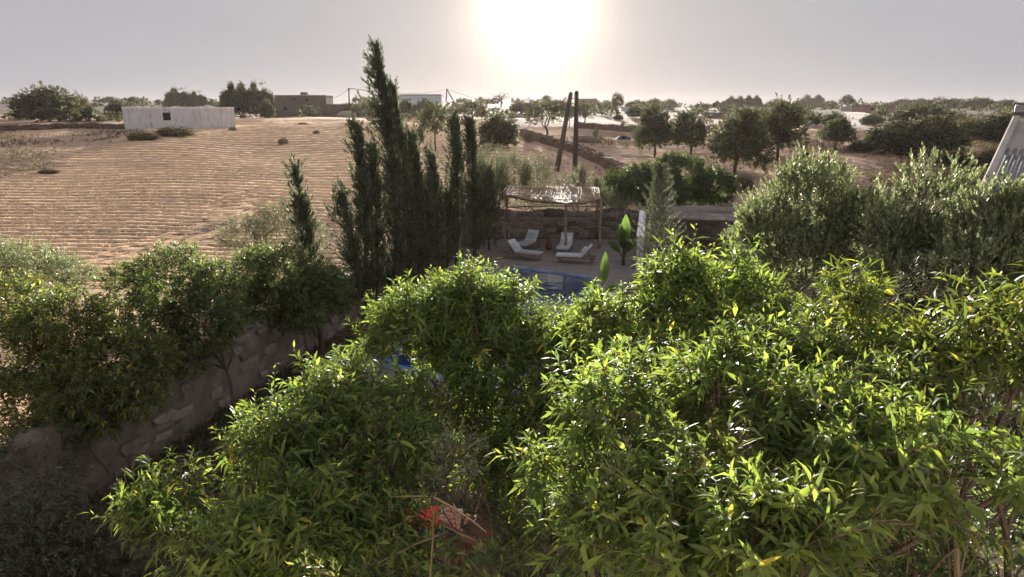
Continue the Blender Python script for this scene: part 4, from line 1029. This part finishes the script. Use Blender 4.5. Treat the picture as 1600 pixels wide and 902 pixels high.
p5 = far_pole('faint distant pole among the skyline trees left of the track', (1233, 168), (1236, 153))
def wire(label, a, b, sag, thick=.012):
    a, b = np.array(a), np.array(b); pts = [a + (b - a) * t - [0, 0, sag * 4 * t * (1 - t)] for t in np.linspace(0, 1, 14)]
    w = max(thick, np.linalg.norm((a + b) / 2 - CAM) * .00022)
    tag(MB().tube(pts, w, 4, False).build('overhead_wire', wire_m), label, 'wire', 'overhead wires')
wire('overhead wire from the thin pole to the mud building', p1, at_y(511, 152, p1[1] + 15), .9)
wire('overhead wire from the thin pole towards the tallest cypress and beyond', p1, p2, 2.2)
wire('overhead wire from the double pole down towards the sun', p2, at_y(790, 163, p2[1] + 30), 1.5)

# ------------------------------------------------------------------ distant buildings
def far_house(name, label, px0, px1, ptop, pbase, depth, mat, Y=None, roof_mat=None, rot=0, windows=(), door=None, parapet=True, tops=(), wmat=None):
    b = gp((px0 + px1) / 2, pbase)
    if Y: b = at_y((px0 + px1) / 2, pbase, Y)
    Yc = b[1]; x0 = at_y(px0, pbase, Yc)[0]; x1 = at_y(px1, pbase, Yc)[0]; zt = at_y((px0 + px1) / 2, ptop, Yc)[2]; hgt = zt - b[2]
    r = thing(name, label, 'building', (b[0], Yc, b[2]))
    cx = (x0 + x1) / 2; W = (x1 - x0) / math.cos(rot)
    R = Matrix.Rotation(rot, 3, 'Z')
    def P(x, y, z): return Vector((cx, Yc, b[2])) + R @ Vector((x, y, z))
    def bx(mb, x0_, x1_, y0, y1, z0, z1):
        return mb.prism([P(x0_, y0, z0), P(x1_, y0, z0), P(x1_, y1, z0), P(x0_, y1, z0)], (0, 0, z1 - z0))
    bx(MB(), -W / 2, W / 2, 0, depth, -1.2, hgt).build('wall', mat, r)
    if parapet:
        th = .25
        for q in ((-W / 2 - .05, W / 2 + .05, -.05, th), (-W / 2 - .05, W / 2 + .05, depth - th, depth + .05), (-W / 2 - .05, -W / 2 + th, th, depth - th), (W / 2 - th, W / 2 + .05, th, depth - th)):
            bx(MB(), *q, hgt, hgt + .28).build('parapet', roof_mat or mat, r)
    for (u, v, w, h) in windows:
        x = -W / 2 + u * W; z = v * hgt
        f = bx(MB(), x - w / 2 - .08, x + w / 2 + .08, -.03, .02, z - .08, z + h + .08).build('window', wmat or mat, r)
        bx(MB(), x - w / 2, x + w / 2, -.045, -.02, z, z + h).build('pane', dark_m, f)
        if w > .6:
            for k in range(1, 4): bx(MB(), x - w / 2 + k * w / 4 - .02, x - w / 2 + k * w / 4 + .02, -.075, -.045, z, z + h).build('bar', wire_m, f)
            bx(MB(), x - w / 2, x + w / 2, -.09, -.075, z + h / 2 - .02, z + h / 2 + .02).build('bar', wire_m, f)
    if door:
        u, w, h = door; x = -W / 2 + u * W; bx(MB(), x - w / 2, x + w / 2, -.04, .02, 0, h).build('door', dark_m, r)
    for (u0, u1, h, y0) in tops:
        bx(MB(), -W / 2 + u0 * W, -W / 2 + u1 * W, y0, y0 + 2.0, hgt, hgt + h).build('roof_block', mat, r)
    return r
far_house('whitewashed_shed', 'long whitewashed shed with one barred window at the field edge', 222, 352, 170, 203, 5, whitewash, windows=[(.36, .45, 1.15, 1.25)], rot=math.radians(33), parapet=True)
far_house('mud_building', 'flat-roofed mud building on the skyline behind the field', 431, 511, 150, 178, 8, mud_m, windows=[(.38, .74, .7, .6), (.2, .2, .8, .9), (.62, .7, .6, .7)], door=(.68, 1.6, 2.6), tops=[(.46, .58, 1.1, 2.5)], roof_mat=cream)
far_house('mud_yard_wall', 'long brown yard wall right of the mud building', 508, 590, 163, 180, .4, mud_m, parapet=False)
far_house('long_building', 'long low building with pinkish roof band and pale blue front', 624, 690, 150, 162, 14, bluewhite, roof_mat=pinkwall, windows=[(.25, .4, 1.5, 1.0), (.6, .4, 1.5, 1.0)], tops=[(.02, .98, 1.0, 3)])
far_house('village_house', 'reddish house just right of the leaning pole pair', 903, 932, 155, 166, 9, pinkwall, windows=[(.3, .4, 1.2, 1.2), (.7, .4, 1.2, 1.2)])
far_house('village_house', 'low white roof among trees right of the tall thin tree', 976, 1022, 168, 175, 8, bluewhite, windows=[(.3, .3, 1.2, .6)])
far_house('village_house', 'left one of two reddish houses on the skyline', 1062, 1082, 158, 166, 8, pinkwall, windows=[(.5, .4, 1.2, 1)])
far_house('village_house', 'right, wider one of two reddish houses on the skyline', 1086, 1117, 157, 166, 10, pinkwall, windows=[(.3, .4, 1.2, 1), (.7, .4, 1.2, 1)])
far_house('stone_hut', 'small pale cube hut behind the carob trees', 1166, 1178, 168, 182, 4, cream, windows=[(.5, .5, .6, .6)])
far_house('yard_wall', 'low orange wall on the skyline at the top of the pale track', 1314, 1344, 167, 174, .5, cream, parapet=False)
far_house('village_house', 'flat-roofed purplish house at the top of the pale track', 1350, 1399, 167, 175, 9, pinkwall, windows=[(.25, .3, 1.2, .8), (.7, .3, 1.2, .8)], tops=[(.08, .14, .8, 1)])
far_house('yard_wall', 'long greyish wall in the distance behind the carob trees', 1100, 1134, 176, 184, .5, mud_m, parapet=False)

# pale track climbing to the skyline
def track():
    pts = [gp(1330, 176), gp(1342, 181), gp(1348, 186), gp(1330, 190), gp(1318, 195), gp(1345, 200), gp(1370, 206)]
    wd = [3, 3.2, 3.5, 3.2, 2.8, 1.6, 1.2]
    V, F = [], []
    P = np.array(pts); s = np.linspace(0, len(P) - 1, 40); C_ = np.stack([np.interp(s, range(len(P)), P[:, i]) for i in range(3)], -1); Wd = np.interp(s, range(len(P)), wd)
    tg = unit(np.gradient(C_[:, :2], axis=0))
    for c, t, w in zip(C_, tg, Wd):
        for q in (-1, 0, 1):
            x, y = c[0] - t[1] * w * q, c[1] + t[0] * w * q; V.append((x, y, float(H(x, y)) + .12))
    for i in range(39):
        for q in range(2): F.append((i * 3 + q, i * 3 + q + 1, (i + 1) * 3 + q + 1, (i + 1) * 3 + q))
    tag(MB().add(V, F).build('track', road_m), 'pale dirt track climbing to the skyline', None, None, 'structure')
track()
def far_wall(label, pxs, h, th, seed, group='low field walls'):
    P = [gp(*p) for p in pxs]; rough_wall('field_wall', label, P, th, [h] * len(P), rubble_m, max(40, len(P) * 14), .12, seed, group)
far_wall('brown rubble wall running down towards the round green tree', [(818, 213), (845, 222), (870, 230), (895, 238), (920, 248), (945, 259), (970, 272), (985, 282)], 1.0, 1.3, 21)
far_wall('brown rubble wall crossing right of the pole pair', [(900, 200), (940, 203), (990, 207), (1010, 208)], 1.0, 1.2, 22)
far_wall('dark rubble wall along the far edge of the stubble field', [(380, 186), (440, 183), (500, 182), (560, 182), (640, 184)], .9, 1.2, 23)
far_wall('rubble bank along the scrub left of the white shed', [(0, 205), (60, 203), (130, 200), (205, 202)], .8, 1.6, 24)

# ------------------------------------------------------------------ distant trees: a few kinds, each copied, scaled and turned
def proto(kind, seed):
    g = np.random.default_rng(seed)
    root = bpy.data.objects.new('tree_blank', None)      # unit tree: 1 m wide, 1 m tall
    leaf = 'far'
    if kind == 'bush':
        lob = [(0, 0, .42, .34, .34, .42), (-.26, .05, .3, .24, .24, .30), (.27, -.04, .3, .23, .23, .28), (.05, -.2, .3, .25, .22, .3), (.1, .2, .34, .25, .22, .3)]; dens, L, W, S, n, up, gap = 330, .055, .026, .10, 9, .5, .25
    elif kind == 'carob':
        lob = [(0, 0, .6, .3, .3, .33), (-.3, .05, .45, .2, .24, .25), (.3, -.05, .48, .2, .24, .27), (-.12, -.22, .42, .24, .2, .24), (.14, .22, .5, .25, .22, .24), (.12, -.1, .8, .2, .2, .18), (-.18, 0, .74, .18, .2, .2)]
        lob = [(a + g.normal() * .05, b + g.normal() * .05, c + g.normal() * .03, d * g.uniform(.8, 1.2), e * g.uniform(.8, 1.2), f * g.uniform(.85, 1.15)) for a, b, c, d, e, f in lob]; dens, L, W, S, n, up, gap = 470, .042, .020, .10, 9, .35, .72
    elif kind == 'airy':
        lob = [(0, 0, .66, .3, .3, .3), (-.24, 0, .55, .22, .22, .22), (.24, .05, .6, .22, .22, .24)]; dens, L, W, S, n, up, gap = 330, .045, .016, .11, 9, .6, .7
    elif kind == 'plume':
        lob = [(-.34 + .17 * k, .1 * math.sin(k * 2), .36 + .1 * (k % 2), .075, .09, .36 + .14 * (k % 2)) for k in range(5)]; dens, L, W, S, n, up, gap = 760, .07, .016, .14, 9, 1.3, .35
    elif kind == 'dry':
        lob = [(0, 0, .4, .36, .36, .4), (-.25, 0, .3, .25, .25, .3), (.25, 0, .3, .24, .24, .28)]; dens, L, W, S, n, up, gap = 330, .05, .016, .12, 9, .7, .4; leaf = 'fardry'
    B, U = crown_points(g, lob, dens, (.45, 1), gap, .34, -.8, 7.0)
    A = unit(U * .8 + UP * up + g.normal(size=U.shape) * .4 + (np.array([-.5, 0, 0]) if kind == 'plume' else 0))
    d = sprig_leaves(g, B, A, S * g.uniform(.6, 1.3, len(B)), n, L, W, (30, 70), .1, .1)
    mb = MB(); trunk_and_limbs(mb, g, (0, 0, 0), lob, .030 if kind in ('carob', 'airy') else .02, .5)
    tm = mb.mesh('trunk'); tm.materials.append(bark)
    cm = leaf_mesh('crown', d, 'blade'); cm.materials.append(LEAF[leaf])
    return tm, cm
PROTO = {}
for k, kind in enumerate(('bush', 'carob', 'airy', 'plume', 'dry')):
    PROTO[kind] = [proto(kind, 300 + k * 10 + q) for q in range(3)]
def far_tree(kind, label, px, pbase, wpx, hpx, name=None, group=None, depth=1.0):
    p = gp(px, pbase); m = np.linalg.norm(p - CAM) / FPX * .985
    cat_ = 'bush' if kind in ('bush', 'dry') else 'tree'
    tm, cm = PROTO[kind][int(rng.integers(3))]
    r = thing(name or {'bush': 'field_bush', 'carob': 'carob_tree', 'airy': 'field_tree', 'plume': 'windswept_tree', 'dry': 'dry_bush'}[kind], label, cat_, p, 0, group)
    for nm, me in (('trunk', tm), ('crown', cm)):
        o = bpy.data.objects.new(nm, me); COL.objects.link(o); o.parent = r
        o.scale = (wpx * m, wpx * m * depth, hpx * m); o.rotation_euler = (0, 0, 0 if kind == 'plume' else rng.uniform(0, 6.28))
        if nm == 'crown': o['kind'] = 'stuff'
FT = [
 ('bush', 'wide dark green bush on the skyline left of the white shed', 78, 190, 84, 48), ('dry', 'olive-brown bush joined to the right side of the wide dark bush', 122, 189, 44, 38),
 ('bush', 'small dark bush just left of the white shed', 184, 187, 30, 28), ('bush', 'tiny round skyline bush above the left end of the white shed', 208, 163, 14, 11), ('bush', 'tiny flat skyline bush nearest the wide dark bush', 172, 161, 22, 9),
 ('plume', 'windswept skyline tree behind the middle of the white shed', 282, 168, 40, 24), ('plume', 'smaller windswept skyline tree behind the right of the shed', 310, 168, 26, 20),
 ('plume', 'windswept tree left of the mud building', 374, 182, 50, 42), ('plume', 'windswept tree touching the mud building', 408, 182, 42, 44), ('bush', 'dark bush in front of the mud building corner', 418, 186, 24, 30),
 ('dry', 'dry bush in the grass at the near left corner of the shed', 222, 221, 40, 16), ('dry', 'dry brown weeds along the foot of the white shed', 275, 214, 66, 16), ('dry', 'small dry bush at the right end of the shed', 364, 206, 12, 8),
 ('dry', 'lone dark tussock in the stubble field, the larger one', 443, 227, 15, 13), ('dry', 'small tussock farther up the stubble field', 494, 211, 11, 8), ('dry', 'tiny tussock below the mud building', 474, 197, 16, 6), ('dry', 'tiny tussock under the straw heap', 544, 199, 9, 9),
 ('bush', 'dark bush before the left of the blue-white building', 634, 180, 24, 26), ('bush', 'dark bush before the right of the blue-white building', 664, 181, 34, 28), ('bush', 'small dark bush between tallest cypress and blue-white building', 648, 181, 14, 18), ('dry', 'brown bush right of the blue-white building', 712, 181, 40, 16),
 ('airy', 'grey-green tree in the field seen between the cypresses', 680, 238, 52, 72), ('airy', 'pale young tree beside the twin cypress columns', 656, 240, 24, 40),
 ('bush', 'big round dark bush in front of the hazy skyline below the sun', 777, 233, 68, 60), ('dry', 'small brown bush right of the big round one', 826, 224, 22, 20), ('dry', 'brown bush on the rise behind the big round bush', 752, 186, 20, 22),
 ('airy', 'hazy tree with visible trunk left of the pole pair', 852, 217, 66, 56), ('airy', 'hazy tree directly right of the pole pair', 914, 197, 40, 34), ('airy', 'hazy tree seen between the two poles', 890, 200, 28, 34),
 ('dry', 'hazy brown thicket on the skyline below the sun', 822, 178, 60, 24), ('dry', 'hazy brown thicket left of the pole tops', 872, 176, 40, 22), ('airy', 'hazy small skyline tree under the sun', 855, 168, 22, 18),
 ('airy', 'sapling standing alone right of the pole pair', 931, 224, 12, 22), ('airy', 'tiny sapling by the dark tarp mound', 973, 205, 8, 14),
 ('airy', 'tall thin tree on the skyline right of the reddish house', 964, 186, 26, 38), ('bush', 'round bush below the low white roof', 992, 184, 24, 20), ('bush', 'low bush under the tall thin tree', 966, 188, 14, 10),
 ('carob', 'carob tree with a clear short trunk, left one of the row', 1022, 246, 74, 72), ('carob', 'carob tree half hidden behind the left one', 1078, 243, 78, 66), ('carob', 'large carob tree with a leaning trunk before the row', 1150, 276, 108, 94), ('carob', 'dark carob tree right end of the row', 1212, 252, 90, 86), ('bush', 'dark tree top above the carob row', 1190, 205, 44, 36),
 ('bush', 'low dark bush at the foot of the right carob', 1254, 249, 20, 14), ('carob', 'small lone tree with a trunk on the bare slope', 1304, 236, 54, 44), ('bush', 'dark bush above the lone small tree', 1302, 200, 34, 24), ('bush', 'low bush on the slope left of the pale track', 1266, 196, 30, 16),
 ('bush', 'dark bush right of the pale track', 1362, 196, 34, 16), ('bush', 'big dark bush before the scrub slope, left one', 1390, 238, 70, 46), ('bush', 'big dark bush before the scrub slope, right one', 1452, 242, 90, 58), ('bush', 'low bush at the left foot of the scrub slope', 1346, 238, 36, 18), ('bush', 'brown-green bush on top of the scrub slope', 1440, 200, 80, 34), ('dry', 'brown bush in the middle of the scrub slope', 1520, 216, 70, 34), ('bush', 'dark bush near the parapet on the scrub slope', 1560, 220, 60, 38), ('dry', 'brown bush next to the white parapet', 1548, 262, 44, 28), ('dry', 'dry bush below the scrub slope', 1490, 262, 60, 24),
 ('dry', 'small brown tussock at the left margin of the field', 78, 272, 26, 7),
 ('dry', 'dry bush left of the silvery olive', 1160, 300, 40, 26),
]
for t in FT: far_tree(*t)
SK = [(995, 36, 14, 'bush', 'round skyline grove right of the tall thin tree'), (1022, 34, 16, 'bush', 'round skyline grove next towards the reddish houses'), (1046, 26, 15, 'bush', 'round skyline tree touching the left reddish house'),
      (1126, 26, 10, 'plume', 'low jagged skyline trees right of the reddish houses'), (1150, 34, 16, 'plume', 'jagged skyline trees over the carob row'), (1176, 30, 17, 'plume', 'highest jagged skyline trees over the carob row'), (1215, 36, 15, 'bush', 'pointed dark skyline tree left of the faint pole'),
      (1250, 30, 12, 'bush', 'low skyline bush right of the faint pole'), (1270, 40, 17, 'plume', 'jagged skyline trees left of the round lone one'), (1296, 24, 12, 'bush', 'low skyline bush between jagged trees and lone round tree'), (1323, 22, 18, 'carob', 'lone round tree on the skyline at the track top'),
      (1410, 34, 14, 'bush', 'skyline bush right of the purplish house'), (1436, 34, 14, 'bush', 'second skyline bush right of the purplish house'), (1466, 44, 16, 'dry', 'brown skyline bush above the scrub slope'), (1492, 40, 14, 'bush', 'skyline bush above the scrub slope middle'), (1528, 44, 15, 'bush', 'wide skyline bush left of the roof tank'), (1572, 30, 12, 'bush', 'skyline bush next to the roof tank'),
      (575, 26, 14, 'dry', 'brown skyline thicket behind the tallest cypress'), (730, 50, 10, 'dry', 'low brown skyline thicket left of the dead tree'), (945, 30, 12, 'dry', 'low brown skyline thicket right of the reddish house')]
for px, w, h, kind, lab in SK: far_tree(kind, lab, px, 170, w, h, group='trees along the skyline')
def dead_tree():
    g = np.random.default_rng(4); b = gp(783, 168); m = b[1] / FPX
    r = thing('dead_tree', 'bare dead tree on the skyline left of the sun', 'tree', b)
    mb = MB(); top = b + [0, 0, 13 * m]; mb.tube([b, b + [.5 * m, 0, 8 * m], top], [1.1 * m, .9 * m, .7 * m], 6); mb.build('trunk', bark, r)
    for k in range(13):
        a = -1.4 + 2.8 * k / 12; e = top + [math.sin(a) * g.uniform(7, 19) * m, g.normal() * 3 * m, math.cos(a) * g.uniform(3, 11) * m]
        br = MB(); p = limb(br, top - [0, 0, g.uniform(0, 5) * m], e, .55 * m, .16 * m, g, .18, 5, 5)
        for q in range(3): limb(br, p[2 + q % 3], p[2 + q % 3] + g.normal(size=3) * 4 * m + [0, 0, 2 * m], .25 * m, .1 * m, g, .1, 3, 4)
        br.build('branch', bark, r)
dead_tree()

# far-off scrub and hedges that read as one dark mass under the skyline
def distant_scrub():
    g = np.random.default_rng(900); n = 520
    y = 150 + 430 * g.random(n) ** 1.4; x = (g.random(n) * 2 - 1) * y * .86
    k = (np.sin(x * .02 + 1) * np.sin(y * .03) + g.normal(size=n) * .4 + .25 * (x > 0)) > .0; k &= ~((np.abs(x / y + .36) < .2) & (y < 175)); x, y = x[k], y[k]
    ds = []
    for X, Y in zip(x, y):
        w, h = g.uniform(2.5, 8) * (1 + Y / 700), g.uniform(1.2, 3.2) * (1 + Y / 900); m = 26
        u = rand_dirs(g, m); u[:, 2] = np.abs(u[:, 2]); B = np.array([X, Y, float(H(X, Y)) - .2]) + u * np.array([w / 2, w / 2, h]) * (g.random((m, 1)) ** .4 * .8)
        d = sprig_leaves(g, B, unit(u + UP * .5), np.full(m, .5 + Y / 900), 5, .55 + Y / 500, .32 + Y / 900, (20, 70)); ds.append(d)
    tag(link('distant_scrub', leaf_mesh('distant_scrub', cat(ds), 'blade'), LEAF['far']), 'far-off dark scrub and hedges below the skyline', None, None, 'stuff')
distant_scrub()
# straw heap, tarp mound
def mound(name, label, cat_, px, pb, wpx, hpx, mat, seed, skirt=None):
    g = np.random.default_rng(seed); b = gp(px, pb); m = b[1] / FPX; r = thing(name, label, cat_, b)
    V, F = [], []; n, k = 20, 6
    for i in range(k + 1):
        t = i / k; rad = math.cos(t * math.pi / 2) ** .8
        for q in range(n):
            a = 2 * math.pi * q / n; j = 1 + g.normal() * .05
            V.append((b[0] + math.cos(a) * rad * wpx / 2 * m * j, b[1] + math.sin(a) * rad * wpx / 2 * m * j, b[2] - .2 + math.sin(t * math.pi / 2) * (hpx * m + .2) * (1 + g.normal() * .03)))
    for i in range(k):
        for q in range(n): F.append((i * n + q, i * n + (q + 1) % n, (i + 1) * n + (q + 1) % n, (i + 1) * n + q))
    MB().add(V, F).build('heap', mat, r, smooth=True)
    if skirt:
        mb = MB()
        for q in range(14):
            a = 2 * math.pi * q / 14; c = b + [math.cos(a) * wpx * .52 * m, math.sin(a) * wpx * .52 * m, .05]; mb.box(c, (.5, .4, .3), g.random() * 3)
        mb.build('weights', skirt, r)
strawheap = surf('straw_heap', (.46, .40, .31), (.33, .28, .21), 3, 1, .5, 20)
mound('straw_heap', 'rounded pale straw heap on the far edge of the stubble field', 'heap', 542, 183, 32, 9, strawheap, 1)
mound('tarp_mound', 'dark covered mound in the bare field left of the carob', 'mound', 974, 220, 26, 7, navy, 2, cream)
mound('earth_heap', 'low earth heap beside the pole pair in the bare field', 'heap', 915, 222, 44, 9, rubble_m, 3)
mound('rubble_heap', 'small rubble heap at the near left corner of the white shed', 'heap', 238, 219, 22, 10, rubble_m, 4, mud_m)

# ------------------------------------------------------------------ straw, weeds and dry scrub
def blades(name, label, P, leaf, L, W, spread, seed, n=5):
    g = np.random.default_rng(seed)
    A = unit(UP * 1.0 + g.normal(size=P.shape) * .45)
    d = sprig_leaves(g, P, A, np.full(len(P), L * .25), n, L, W, (5, 50), .1, .15, .5)
    me = leaf_mesh(name, d, 'blade'); tag(link(name, me, LEAF[leaf]), label, None, None, 'stuff')
def scatter_straw():
    g = np.random.default_rng(500)
    n = 60000; x = g.uniform(-52, 12, n); y = 29 + 50 * g.random(n) ** 1.3
    ph, hk = furrow_phase(x, y); row = .5 + .5 * np.sin(ph * 2 * np.pi)
    k = (field_mask(x, y) > .6) & (row > .45 + .35 * g.random(n)); x, y, row = x[k], y[k], row[k]
    P = np.stack([x, y, H(x, y) + .10 * row], -1)
    blades('straw', 'short straw stubble on the rows of the field', P, 'straw', .11, .016, 1, 501, 3)
    n = 22000; x = g.uniform(-90, -8, n); y = g.uniform(24, 115, n); k = (field_mask(x, y) < .35) & (x < wall_x(y) - .4) & (np.abs(x) < y * .85); x, y = x[k], y[k]
    w = np.sin(x * .35 + 1) * np.sin(y * .28) + g.normal(size=len(x)) * .4; k = w > .1; x, y = x[k], y[k]
    blades('dry_weeds', 'brown dry weeds on the rough ground left of the field', np.stack([x, y, H(x, y)], -1), 'fardry', .34, .035, 1, 502, 6)
    n = 16000; x = g.uniform(4, 80, n); y = g.uniform(42.5, 110, n); k = (x < y * .85) & (x > y * .05); x, y = x[k], y[k]
    w = np.sin(x * .21 + 2) * np.sin(y * .17) - .35 + 1.3 * sstep(.42, .6, x / y) + g.normal(size=len(x)) * .4; k = w > .35; x, y = x[k], y[k]
    blades('dry_scrub', 'low dry scrub on the slope at the right', np.stack([x, y, H(x, y)], -1), 'fardry', .42, .045, 1, 503, 6)
    n = 9000; x = g.uniform(-9, 8, n); y = g.uniform(7, 20, n); k = (x > wall_x(y) + .3) & ~((y > 14) & (x > -6) & (x < 3)); x, y = x[k], y[k]
    blades('garden_weeds', 'low weeds and litter on the garden soil', np.stack([x, y, 0 * x], -1), 'shade', .22, .03, 1, 504, 6)
scatter_straw()
def leaf_litter():
    g = np.random.default_rng(610); y = g.uniform(10, 30, 5000); x = wall_x(y) + .1 + np.abs(g.normal(size=5000)) * .9
    d = sprig_leaves(g, np.stack([x, y, 0 * x + .02], -1), rand_dirs(g, 5000) * [1, 1, .25], np.full(5000, .06), 2, .11, .035, (10, 70), .02, 0)
    tag(link('leaf_litter', leaf_mesh('leaf_litter', d, 'blade'), LEAF['fardry']), 'fallen dry leaves along the foot of the garden wall', None, None, 'stuff')
leaf_litter()

# ------------------------------------------------------------------ hazy evening air
def haze():
    m = bpy.data.materials.new('haze'); m.use_nodes = True; nt = m.node_tree; nt.nodes.clear()
    out = nt.nodes.new('ShaderNodeOutputMaterial'); v = nt.nodes.new('ShaderNodeVolumePrincipled')
    v.inputs['Color'].default_value = (.95, .86, .82, 1); v.inputs['Density'].default_value = .00005; v.inputs['Anisotropy'].default_value = .5
    nt.links.new(v.outputs[0], out.inputs['Volume'])
    o = MB().prism([(-1260, -70, -4), (1260, -70, -4), (1260, 1150, -4), (-1260, 1150, -4)], (0, 0, 29)).build('haze', m)
    tag(o, 'thin warm evening haze over the fields', None, None, 'stuff')
haze()
